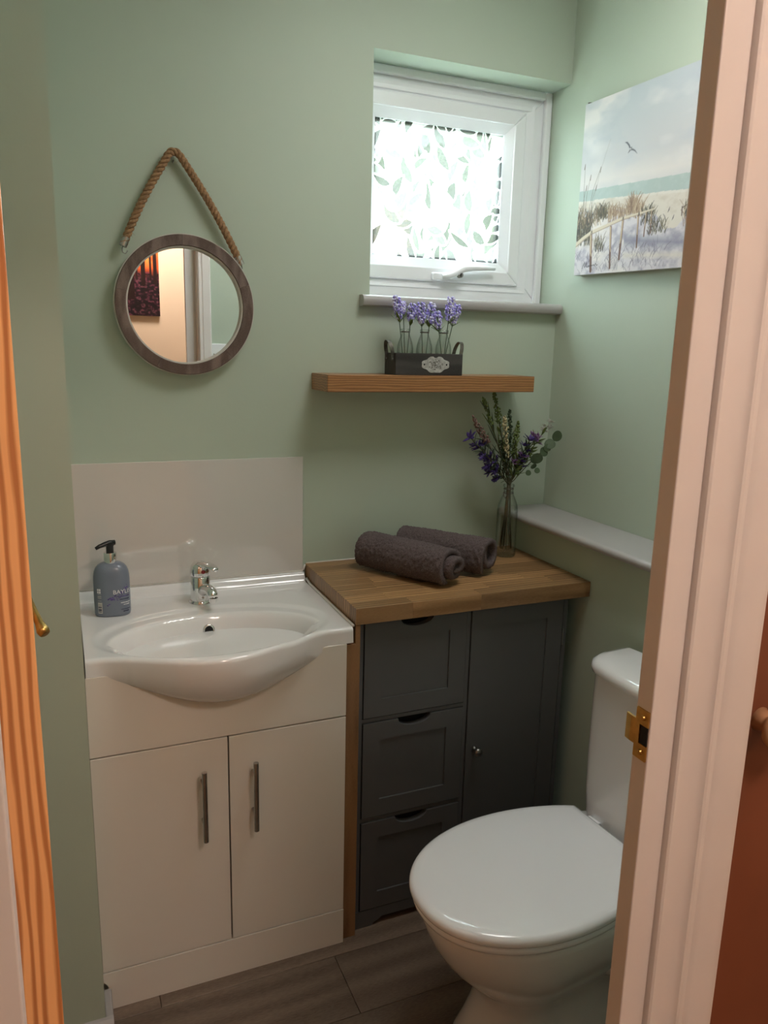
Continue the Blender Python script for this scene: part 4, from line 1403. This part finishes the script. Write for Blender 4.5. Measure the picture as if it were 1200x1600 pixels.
def vpx(px, py, y=-0.105):
    return Vector((1.165 + (px - 790) * 0.00208, y, 1.085 + (757 - py) * 0.00184))
neck = Vector((VXc, VYc, VZ + 0.205))
def stem_path(tip, foot, k=0.5):
    mid = neck.lerp(tip, 0.45)
    mid.z += 0.015
    pts = [foot, foot.lerp(neck, 0.5) + Vector((0, 0, 0)), neck + (foot - neck) * -0.02]
    for i in range(1, 9):
        t = i / 8
        pts.append((1 - t) ** 2 * neck + 2 * t * (1 - t) * mid + t * t * tip)
    return pts
def foot(i):
    a = i * 2.4
    return Vector((VXc + 0.017 * math.cos(a), VYc + 0.017 * math.sin(a), VZ + 0.022))
def flower_stem(name, label, tip, i, kind, y=-0.105):
    rng = random.Random(100 + i)
    e = thing(name, (VXc, VYc, VZ + 0.02), label, 'flower stem', 'artificial stems in the bottle vase')
    pts = stem_path(tip, foot(i))
    off = Vector((0.005 * math.cos(i * 2.4), 0.005 * math.sin(i * 2.4), 0))
    pts[2] = pts[2] + off
    G().tube(pts, 0.0013, 6).obj('stem', 'stem', e, smooth=True)
    ax = (pts[-1] - pts[-4]).normalized()
    u = ax.cross(Vector((0, 1, 0))).normalized()
    v = ax.cross(u)
    def at(t):
        q = 3 + t * 7
        k = min(9, int(q))
        return pts[k].lerp(pts[k + 1], q - k)
    def star(c, r_, mat='purple', n=7):
        g = G()
        for k in range(n):
            a = 2 * math.pi * k / n + rng.random()
            d = (u * math.cos(a) + v * math.sin(a)) + ax * rng.uniform(0.1, 0.9)
            d.normalize()
            g.leaf(c, c + d * r_, r_ * 0.42, tuple(ax), 0.001, 3)
        g.obj('blossom', mat, e, smooth=True)
    def leaves(t0, t1, n, L, w, mat='leafdark'):
        for k in range(n):
            t = t0 + (t1 - t0) * (k + 0.5) / n
            c = at(t)
            a = k * 2.4 + rng.random()
            d = (u * math.cos(a) + v * math.sin(a)) * L * 0.8 + ax * L * 0.7
            G().leaf(c, c + d, w, tuple(ax), 0.002, 3).obj('leaf', mat, e, smooth=True)
    if kind == 'spike' or kind == 'cream' or kind == 'dusky' or kind == 'fern':
        mat, rad_, Lh, sz = {'spike': ('leafmid', 0.0090, 0.11, 0.0028), 'cream': ('creamfl', 0.0085, 0.14, 0.0029), 'dusky': ('dusky', 0.0100, 0.11, 0.0030), 'fern': ('leafdark', 0.0085, 0.13, 0.0028)}[kind]
        g = G()
        for k in range(110):
            t = 1 - rng.random() * Lh / (pts[-1] - neck).length
            c = at(max(0, t))
            a = rng.uniform(0, 6.283)
            rr = rad_ * rng.uniform(0.3, 1.0) * (0.35 + 0.65 * min(1, (1 - t) * 5))
            g.ball(c + (u * math.cos(a) + v * math.sin(a)) * rr, sz * rng.uniform(0.6, 1.1), 1, (1, 1, 1.4))
        g.obj('floret_spike', mat, e, smooth=True)
        leaves(0.10, 0.62, 11, 0.030, 0.007, 'leafdark' if kind != 'spike' else 'leafmid')
    elif kind == 'grass':
        for k in range(9):
            t = 0.25 + 0.07 * k
            c = at(t)
            a = k * 2.4
            d = (u * math.cos(a) + v * math.sin(a)) * 0.014 + ax * rng.uniform(0.04, 0.07)
            G().leaf(c, c + d, 0.0060, tuple(u), 0.001, 4).obj('blade', 'leafmid' if k % 2 else 'leafdark', e, smooth=True)
        g = G()
        for k in range(60):
            t = 1 - rng.random() * 0.35
            a = rng.uniform(0, 6.283)
            g.ball(at(t) + (u * math.cos(a) + v * math.sin(a)) * 0.0045, 0.0026, 1, (1, 1, 1.6))
        g.obj('seed_head', 'leafmid', e, smooth=True)
    elif kind == 'star':
        star(pts[-1], 0.024, 'purple', 9)
        for k in range(5):
            c = at(0.35 + 0.12 * k) + (u * rng.uniform(-1, 1) + v * rng.uniform(-0.6, 0.6)) * 0.018
            star(c, 0.018, 'purple', 7)
        leaves(0.08, 0.92, 15, 0.028, 0.008)
    elif kind == 'lilac':
        for k in range(6):
            star(pts[-1] + u * rng.uniform(-0.014, 0.014) + ax * rng.uniform(-0.022, 0.010), 0.017, 'lilac', 8)
        leaves(0.15, 0.9, 14, 0.030, 0.010, 'leafmid')
    elif kind == 'white':
        for k in range(8):
            star(pts[-1] + u * rng.uniform(-0.012, 0.012) + ax * rng.uniform(-0.030, 0.012), 0.013, 'whitefl', 6)
        leaves(0.2, 0.85, 9, 0.026, 0.008, 'leafmid')
    return e
FS = [('grass', (747, 622), 'tall dark green grass stem leaning left, top of the bunch'),
      ('spike', (769, 612), 'tallest pale green spike, reaching just under the shelf'),
      ('dusky', (729, 650), 'dusky pink flower spike leaning to the upper left'),
      ('star', (728, 682), 'deep purple star flower at the far left of the bunch'),
      ('star', (752, 700), 'deep purple star flower stem low on the left side'),
      ('star', (762, 728), 'lowest deep purple star flowers just left of the vase neck'),
      ('cream', (776, 650), 'cream flower spike in the middle of the bunch'),
      ('fern', (794, 643), 'dark green upright spike right of the cream one'),
      ('spike', (808, 660), 'light green spike right of the dark upright one'),
      ('star', (817, 688), 'deep purple star flower on the right side of the bunch'),
      ('lilac', (838, 682), 'lilac bloom among green leaves on the right'),
      ('white', (860, 668), 'small white flower spray at the far right'),
      ('spike', (826, 700), 'short light green spike low on the right side of the bunch'),
      ('lilac', (806, 716), 'lilac bloom low in the centre right above the vase neck'),
      ('fern', (783, 690), 'short dark green spike in the centre of the bunch')]
for i, (k, p, l) in enumerate(FS):
    flower_stem('flower_stem', l, vpx(*p, y=-0.105 + 0.022 * math.sin(i * 1.9)), i, k)
# eucalyptus with round leaves
e = thing('eucalyptus_sprig', (VXc, VYc, VZ + 0.02), 'eucalyptus sprig with round leaves at the right of the bunch', 'flower stem', 'artificial stems in the bottle vase')
tip = vpx(858, 690, -0.125)
pts = stem_path(tip, foot(13))
G().tube(pts, 0.0012, 6).obj('stem', 'stem', e, smooth=True)
for px, py, r_ in ((861, 682, 0.0170), (850, 694, 0.0160), (841, 706, 0.0150), (830, 716, 0.0185), (826, 728, 0.010), (832, 735, 0.009), (818, 738, 0.009), (846, 700, 0.012)):
    c = vpx(px, py, -0.128)
    disc = [(c.x + r_ * math.cos(2 * math.pi * k / 20) * (1 - 0.1 * math.sin(2 * math.pi * k / 20)), c.z + r_ * 0.92 * math.sin(2 * math.pi * k / 20)) for k in range(20)]
    G().prism(disc, c.y - 0.0006, c.y + 0.0006, 'y').xform(Matrix.Translation(c) @ Matrix.Rotation(R((px * 7) % 50 - 25), 4, 'Z') @ Matrix.Rotation(R((px * 13) % 60 - 30), 4, 'X') @ Matrix.Translation(-c)).obj('round_leaf', 'euca', e)

# ------------------------------------------------------------------ toilet
TO = Vector((1.078, -0.772, 0))       # middle of the lid's back edge
ta = R(180 + 5.0)
TM = Matrix.Translation(TO) @ Matrix.Rotation(ta, 4, 'Z')      # local +x runs towards the tip
toilet = thing('toilet', (0.95, -0.785, 0), 'white close-coupled toilet with closed lid', 'toilet')
def tpart(g, name, mat, parent=None, **kw):
    g.xform(TM)
    return g.obj(name, mat, parent or toilet, **kw)
def d_outline(L, hw, hb, n=72, x0=0.0, grow=0.0):
    """D shape: straight back edge at x0 (half width hb), widest hw, rounded tip at x0+L"""
    up_ = []
    xw = x0 + L * 0.48
    for k in range(13):                       # side from back corner to widest
        t = k / 12
        x = x0 + (xw - x0) * t
        w = hb + (hw - hb) * math.sin(math.pi / 2 * t ** 0.85)
        up_.append((x, w))
    for k in range(1, 25):
        a = math.pi / 2 * k / 24
        up_.append((xw + (x0 + L - xw) * math.sin(a) ** 0.98, hw * math.cos(a) ** 0.92 if k < 24 else 0.0))
    pts = up_ + [(x, -w) for x, w in reversed(up_[:-1])]
    if grow:
        c = Vector((x0 + L * 0.5, 0))
        pts = [tuple(Vector(p) + (Vector(p) - c).normalized() * grow) for p in pts]
    return pts
def ring_at(pts, z, s=1.0, c=(0.24, 0)):
    return [(c[0] + (p[0] - c[0]) * s, c[1] + (p[1] - c[1]) * s, z) for p in pts]
lo_ = d_outline(0.497, 0.189, 0.128)
rings = [ring_at(lo_, 0.398, 0.965), ring_at(lo_, 0.4005, 0.993), ring_at(lo_, 0.405, 1.0), ring_at(lo_, 0.411, 0.998), ring_at(lo_, 0.4165, 0.985), ring_at(lo_, 0.4200, 0.955), ring_at(lo_, 0.4215, 0.90), ring_at(lo_, 0.4225, 0.6), ring_at(lo_, 0.423, 0.2)]
lid = tpart(G().loft(rings), 'lid', 'lidplastic', smooth=True)
so_ = d_outline(0.493, 0.186, 0.126)
rings = [ring_at(so_, 0.379, 0.96), ring_at(so_, 0.381, 0.985), ring_at(so_, 0.387, 0.992), ring_at(so_, 0.3935, 0.985), ring_at(so_, 0.396, 0.955)]
tpart(G().loft(rings), 'seat', 'lidplastic', smooth=True)
for s in (-1, 1):
    tpart(G().lathe([(0, -0.017), (0.010, -0.017), (0.0115, -0.014), (0.0115, 0.014), (0.010, 0.017), (0, 0.017)], (-0.010, s * 0.075, 0.396), 'y', 20), 'hinge', 'lidplastic', lid, auto=40)
# pan
def egg(xf, xb, hw, z, n=72, xc=0.24, sq=0.75):
    pts = []
    for k in range(n):
        a = 2 * math.pi * k / n
        c_, s_ = math.cos(a), math.sin(a)
        if c_ >= 0:
            pts.append((xc + (xf - xc) * c_, hw * math.copysign(abs(s_) ** 0.95, s_), z))
        else:
            pts.append((xc - (xc - xb) * abs(c_) ** sq, hw * math.copysign(abs(s_) ** sq, s_), z))
    return pts
PR = [(0.388, -0.17, 0.122, 0.0), (0.386, -0.17, 0.120, 0.006), (0.360, -0.165, 0.110, 0.045), (0.342, -0.16, 0.100, 0.09), (0.336, -0.15, 0.096, 0.130), (0.342, -0.15, 0.100, 0.160), (0.366, -0.15, 0.113, 0.188),
      (0.398, -0.15, 0.133, 0.220), (0.428, -0.15, 0.151, 0.255), (0.452, -0.155, 0.166, 0.295), (0.468, -0.16, 0.176, 0.335), (0.4745, -0.165, 0.180, 0.360), (0.473, -0.165, 0.180, 0.371), (0.466, -0.160, 0.176, 0.3775), (0.44, -0.15, 0.165, 0.3785)]
pan_rings = [egg(xf, xb, hw, z) for xf, xb, hw, z in PR]
pan = tpart(G().loft(pan_rings), 'pan', 'ceramic', smooth=True)
# moulded trap bulge on both sides
for s in (-1, 1):
    tr = []
    for k in range(15):
        t = k / 14
        tr.append((0.20 - 0.27 * t, s * (0.092 + 0.014 * math.sin(math.pi * t)), 0.265 - 0.20 * t + 0.05 * math.sin(math.pi * t)))
    tpart(G().tube(tr, [0.022 + 0.020 * math.sin(math.pi * k / 14) for k in range(15)], 18), 'trap_moulding', 'ceramic', pan, smooth=True)
# cistern
def rr_ring(x0, x1, hw, z, rad=0.04, bow=0.0, n=10):
    """rounded rectangle; front (x1) bowed outward"""
    pts = []
    def corner(cx, cy, a0):
        for k in range(n + 1):
            a = a0 + math.pi / 2 * k / n
            pts.append((cx + rad * math.cos(a), cy + rad * math.sin(a)))
    corner(x1 - rad, hw - rad, 0)
    corner(x0 + 0.012, hw - 0.012, math.pi / 2) if False else pts.extend([(x0, hw)])
    pts.append((x0, -hw))
    corner(x1 - rad, -hw + rad, -math.pi / 2)
    # front edge mid points
    m_ = []
    for k in range(1, 12):
        m_.append((x1, -hw + rad + (2 * hw - 2 * rad) * k / 12))
    pts = pts + m_
    out = []
    for x, y in pts:
        f = max(0.0, 1 - (y / hw) ** 2)
        out.append((x + bow * f * (1 if x > x0 + 0.02 else 0), y, z))
    return out
cx0 = -0.166
body = [(-0.028, 0.130, 0.383, 0.03, 0.014), (-0.030, 0.140, 0.395, 0.035, 0.016), (-0.038, 0.160, 0.45, 0.045, 0.020), (-0.048, 0.172, 0.53, 0.045, 0.022), (-0.053, 0.177, 0.62, 0.045, 0.022), (-0.055, 0.178, 0.735, 0.045, 0.022)]
cis = tpart(G().loft([rr_ring(cx0, x1, hw, z, rad, bow) for x1, hw, z, rad, bow in body]), 'cistern', 'ceramic', smooth=False, auto=40)
lidp = [(-0.050, 0.181, 0.7355, 0.048, 0.022), (-0.046, 0.184, 0.738, 0.050, 0.023), (-0.044, 0.185, 0.748, 0.050, 0.023), (-0.047, 0.183, 0.758, 0.048, 0.022), (-0.056, 0.175, 0.765, 0.045, 0.020), (-0.070, 0.160, 0.769, 0.04, 0.016), (-0.090, 0.12, 0.771, 0.03, 0.01)]
cl = tpart(G().loft([rr_ring(cx0, x1, hw, z, rad, bow) for x1, hw, z, rad, bow in lidp]), 'cistern_lid', 'ceramic', auto=50)
tpart(G().lathe([(0, 0.0), (0.020, 0.0), (0.020, 0.003), (0.017, 0.0045), (0, 0.005)], (-0.09, 0, 0.770), 'z', 28), 'flush_button', 'chrome', cl, auto=40)

# ------------------------------------------------------------------ beach canvas
CW, CHh = 0.600, 0.436
ras = Raster(CW, CHh, 420, 306, (0.76, 0.765, 0.77))
U, V = ras.U, ras.V
n1 = ras.noise(0.22, 0.10, 1)
n2 = ras.noise(0.10, 0.05, 2)
n3 = ras.noise(0.02, 0.015, 8)
hz = 0.216 - (U - 0.06) * 0.03          # horizon of the painted sea
ras.mix(np.clip((V - 0.30) / 0.12, 0, 1) * 0.5, (0.68, 0.74, 0.77))
ras.mix(np.clip((n1 - 0.47) * 5, 0, 1), (0.86, 0.85, 0.84))
ras.mix(np.clip((n2 - 0.55) * 5, 0, 1) * 0.6, (0.70, 0.73, 0.76))
ras.mix(np.clip(1 - np.abs(V - hz - 0.02) / 0.05, 0, 1) * 0.7, (0.87, 0.84, 0.81))
ras.mix((V < hz) * 1.0, (0.66, 0.72, 0.70))
ras.mix((V < hz) * np.clip((n3 - 0.45) * 3, 0, 1) * 0.5, (0.72, 0.77, 0.75))
shore = 0.188 - (U - 0.06) * 0.045 + (n2 - 0.5) * 0.008
ras.mix((V < shore) * 1.0, (0.82, 0.79, 0.74))
ras.mix(((V < shore) & (V > shore - 0.006)) * 0.9, (0.84, 0.82, 0.78))
ras.mix((V < shore) * np.clip((n3 - 0.5) * 3, 0, 1) * 0.35, (0.66, 0.60, 0.52))
# dunes and path
dune = np.interp(U, [0, 0.05, 0.12, 0.2, 0.26, 0.31, 0.335, 0.375, 0.40, 0.43, 0.48, 0.6], [0.165, 0.165, 0.155, 0.150, 0.14, 0.125, 0.090, 0.088, 0.11, 0.125, 0.15, 0.16]) + (n3 - 0.5) * 0.014
ras.mix((V < dune) * 1.0, (0.80, 0.78, 0.79))
ras.mix((V < dune) * np.clip((n3 - 0.42) * 3, 0, 1) * 0.8, (0.58, 0.56, 0.62))
ras.mix((V < dune) * np.clip((n2 - 0.50) * 5, 0, 1) * 0.7, (0.87, 0.84, 0.80))
ras.mix((V < 0.10) * np.clip(1 - np.abs(V - 0.066 + (U - 0.3) * 0.10) / 0.018, 0, 1) * (U > 0.20) * 0.75, (0.47, 0.47, 0.54))
ras.mix((V < 0.06) * np.clip(1 - np.abs(V - 0.034 + (U - 0.3) * 0.06) / 0.012, 0, 1) * (U > 0.2) * 0.7, (0.82, 0.79, 0.73))
rg = np.random.default_rng(5)
def grass(u0, u1, v0, v1, n, L, cols, lean=0.3, w=0.0021):
    for _ in range(n):
        u, v = rg.uniform(u0, u1), rg.uniform(v0, v1)
        l = L * rg.uniform(0.5, 1.1)
        d = lean * rg.uniform(-1, 1)
        ras.line([(u, v), (u + d * l * 0.4, v + l * 0.6), (u + d * l, v + l)], [w, w * 0.8, w * 0.4], cols[rg.integers(len(cols))], 0.8)
dk = [(0.22, 0.21, 0.16), (0.32, 0.29, 0.21), (0.46, 0.41, 0.31), (0.18, 0.18, 0.18)]
br = [(0.55, 0.45, 0.36), (0.65, 0.55, 0.44), (0.42, 0.32, 0.25), (0.74, 0.66, 0.55)]
grass(0.0, 0.06, 0.075, 0.14, 260, 0.035, dk, 0.5)
grass(0.0, 0.11, 0.12, 0.155, 160, 0.030, dk + br, 0.7)
grass(0.09, 0.13, 0.135, 0.15, 70, 0.030, dk, 0.8)
grass(0.13, 0.26, 0.125, 0.150, 240, 0.028, br, 0.8)
grass(0.205, 0.245, 0.135, 0.155, 90, 0.036, br, 0.6)
grass(0.255, 0.305, 0.105, 0.140, 80, 0.018, dk, 0.8)
grass(0.285, 0.345, 0.080, 0.110, 80, 0.014, dk, 0.9)
grass(0.08, 0.12, 0.055, 0.085, 60, 0.022, dk, 0.6)
grass(0.40, 0.60, 0.09, 0.13, 240, 0.030, br + dk, 0.8)
grass(0.0, 0.35, 0.0, 0.06, 120, 0.020, [(0.42, 0.40, 0.45), (0.36, 0.33, 0.36)], 1.2, 0.0013)
for (a, b_) in (((0.025, 0.165), (0.017, 0.285)), ((0.045, 0.160), (0.085, 0.268)), ((0.030, 0.165), (0.045, 0.254)), ((0.055, 0.16), (0.072, 0.225)), ((0.02, 0.16), (0.03, 0.23)), ((0.06, 0.165), (0.115, 0.33))):
    mid = ((a[0] * 0.6 + b_[0] * 0.4) - 0.003, (a[1] + b_[1]) / 2)
    faint = b_[1] > 0.3
    ras.line([a, mid, b_], [0.0016, 0.0013, 0.0008], (0.38, 0.36, 0.31) if not faint else (0.62, 0.62, 0.6), 0.85)
    if not faint:
        ras.line([(b_[0] - 0.002, b_[1] - 0.012), b_], [0.0035, 0.002], (0.42, 0.38, 0.34), 0.8)
# fence: posts then the rail
for (tu, tv), (bu, bv), w in (((0.064, 0.105), (0.073, 0.008), 0.0100), ((0.144, 0.113), (0.152, 0.012), 0.0075), ((0.190, 0.128), (0.186, 0.032), 0.0075), ((0.246, 0.131), (0.249, 0.056), 0.0055), ((0.274, 0.134), (0.272, 0.080), 0.0042), ((0.292, 0.137), (0.294, 0.084), 0.0038)):
    ras.line([(tu, tv), ((tu + bu) / 2, (tv + bv) / 2), (bu, bv)], [w, w * 0.95, w * 0.9], (0.40, 0.29, 0.24))
    ras.line([(tu - w * 0.15, tv), ((tu + bu) / 2 - w * 0.15, (tv + bv) / 2), (bu - w * 0.15, (bv + tv) * 0.4 + bv * 0.2)], [w * 0.6, w * 0.55, w * 0.3], (0.76, 0.68, 0.56))
ras.line([(-0.005, 0.077), (0.03, 0.094), (0.064, 0.107), (0.125, 0.118), (0.188, 0.130), (0.249, 0.135), (0.300, 0.140)], [0.0120, 0.0115, 0.0100, 0.0088, 0.0078, 0.0052, 0.0035], (0.80, 0.75, 0.66))
ras.line([(-0.005, 0.0725), (0.03, 0.0895), (0.064, 0.1025), (0.125, 0.1142), (0.188, 0.1265), (0.249, 0.133)], [0.002, 0.002, 0.002, 0.0016, 0.0014, 0.001], (0.52, 0.44, 0.38), 0.8)
for u, v in ((0.066, 0.108), (0.190, 0.130), (0.248, 0.134)):
    ras.line([(u - 0.003, v - 0.005), (u, v + 0.004), (u + 0.003, v - 0.004)], 0.0018, (0.18, 0.14, 0.12))
ras.line([(0.393, 0.134), (0.394, 0.115)], 0.003, (0.34, 0.27, 0.24))
ras.line([(0.393, 0.131), (0.420, 0.142), (0.46, 0.150)], 0.0022, (0.36, 0.30, 0.27))
ras.line([(0.46, 0.150), (0.461, 0.125)], 0.003, (0.34, 0.27, 0.24))
# gulls
ras.line([(0.174, 0.311), (0.181, 0.309), (0.189, 0.302), (0.196, 0.291)], [0.001, 0.0040, 0.0042, 0.0045], (0.36, 0.37, 0.40))
ras.line([(0.196, 0.291), (0.205, 0.289), (0.213, 0.285), (0.222, 0.277)], [0.0045, 0.0040, 0.0030, 0.0008], (0.40, 0.41, 0.43))
ras.line([(0.199, 0.294), (0.193, 0.288), (0.188, 0.284)], [0.0048, 0.0045, 0.0015], (0.48, 0.48, 0.49))
ras.line([(0.193, 0.2935), (0.1975, 0.291)], 0.002, (0.82, 0.82, 0.82))
for u, v in ((0.350, 0.132), (0.366, 0.113)):
    ras.line([(u - 0.002, v - 0.005), (u + 0.001, v), (u + 0.003, v + 0.006)], [0.001, 0.003, 0.001], (0.35, 0.33, 0.33))
# signature
sg = [(0.036, 0.016), (0.040, 0.024), (0.043, 0.031), (0.044, 0.022), (0.046, 0.018), (0.050, 0.026), (0.053, 0.032), (0.054, 0.022), (0.058, 0.018), (0.062, 0.023), (0.064, 0.019), (0.068, 0.023), (0.071, 0.020), (0.075, 0.024), (0.079, 0.021), (0.083, 0.024), (0.088, 0.021), (0.093, 0.027), (0.097, 0.021), (0.101, 0.023)]
ras.line(sg, 0.0013, (0.08, 0.07, 0.08))
cv = thing('beach_canvas', (1.36, -0.4, 1.66), 'unframed canvas print of a beach path with fence on the right wall', 'picture')
XCF = 1.345
tilt = -0.028
def canvas_pt(u, v):
    return (XCF, -0.107 - u, 1.668 + v + tilt * u)
ras.panel('printed_face', canvas_pt, 'print', cv)
g = G()
q = [canvas_pt(0, 0), canvas_pt(CW, 0), canvas_pt(CW, CHh), canvas_pt(0, CHh)]
fr = [g.bm.verts.new((XCF + 0.0004, p[1], p[2])) for p in q]
bk = [g.bm.verts.new((XR - 0.001, p[1], p[2])) for p in q]
g.bm.faces.new(fr)
g.bm.faces.new(bk)
for k in range(4):
    g.bm.faces.new((fr[k], fr[(k + 1) % 4], bk[(k + 1) % 4], bk[k]))
g.obj('stretcher', 'canvas_edge', cv)
G().tube([(XR - 0.001, -0.108, 2.112), (1.352, -0.106, 2.110), (1.350, -0.112, 2.107)], 0.0016, 6).obj('corner_staple', 'pewter', cv)

# ------------------------------------------------------------------ forest picture on the hall wall (seen in the mirror)
FW, FH = 0.62, 0.78
rf = Raster(FW, FH, 240, 300, (0.10, 0.06, 0.09))
fn1 = rf.noise(0.06, 0.06, 3)
fn2 = rf.noise(0.02, 0.015, 4)
fn3 = rf.noise(0.012, 0.01, 6)
rf.mix(np.clip((rf.V - 0.20) / 0.06, 0, 1), (0.85, 0.36, 0.16))
rf.mix(np.clip((rf.V - 0.24) / 0.1, 0, 1) * np.clip((fn1 - 0.4) * 4, 0, 1), (1.0, 0.80, 0.40))
rf.mix((rf.V < 0.24) * np.clip((fn2 - 0.42) * 4, 0, 1) * np.clip(rf.V / 0.25, 0.2, 1), (0.46, 0.20, 0.30))
rf.mix((rf.V < 0.21) * np.clip((fn3 - 0.54) * 6, 0, 1) * 0.6, (0.60, 0.36, 0.42))
rf.mix((rf.V < 0.23) * np.clip((0.50 - fn3) * 7, 0, 1) * 0.9, (0.07, 0.05, 0.07))
for u, w in ((0.02, 0.018), (0.045, 0.010), (0.085, 0.022), (0.12, 0.010), (0.155, 0.050), (0.23, 0.016), (0.30, 0.06), (0.37, 0.02), (0.43, 0.05), (0.52, 0.03), (0.58, 0.05)):
    rf.line([(u, 0.22 - w * 2.2), (u + 0.002, 0.5), (u, 0.79)], [w * 1.1, w, w * 0.9], (0.13, 0.06, 0.06))
fp = thing('forest_picture', (0.25, YHB, 1.60), 'large dark print of a bluebell wood at sunset, reflected in the round mirror', 'picture')
rf.panel('printed_face', lambda u, v: (0.567 - u, YHB + 0.0222, 1.602 + v), 'print_gloss', fp)
G().box(0.567 - FW, 0.567, YHB + 0.001, YHB + 0.0218, 1.602, 1.602 + FH, bev=0.0008, seg=1).obj('stretcher', 'canvas_edge', fp)
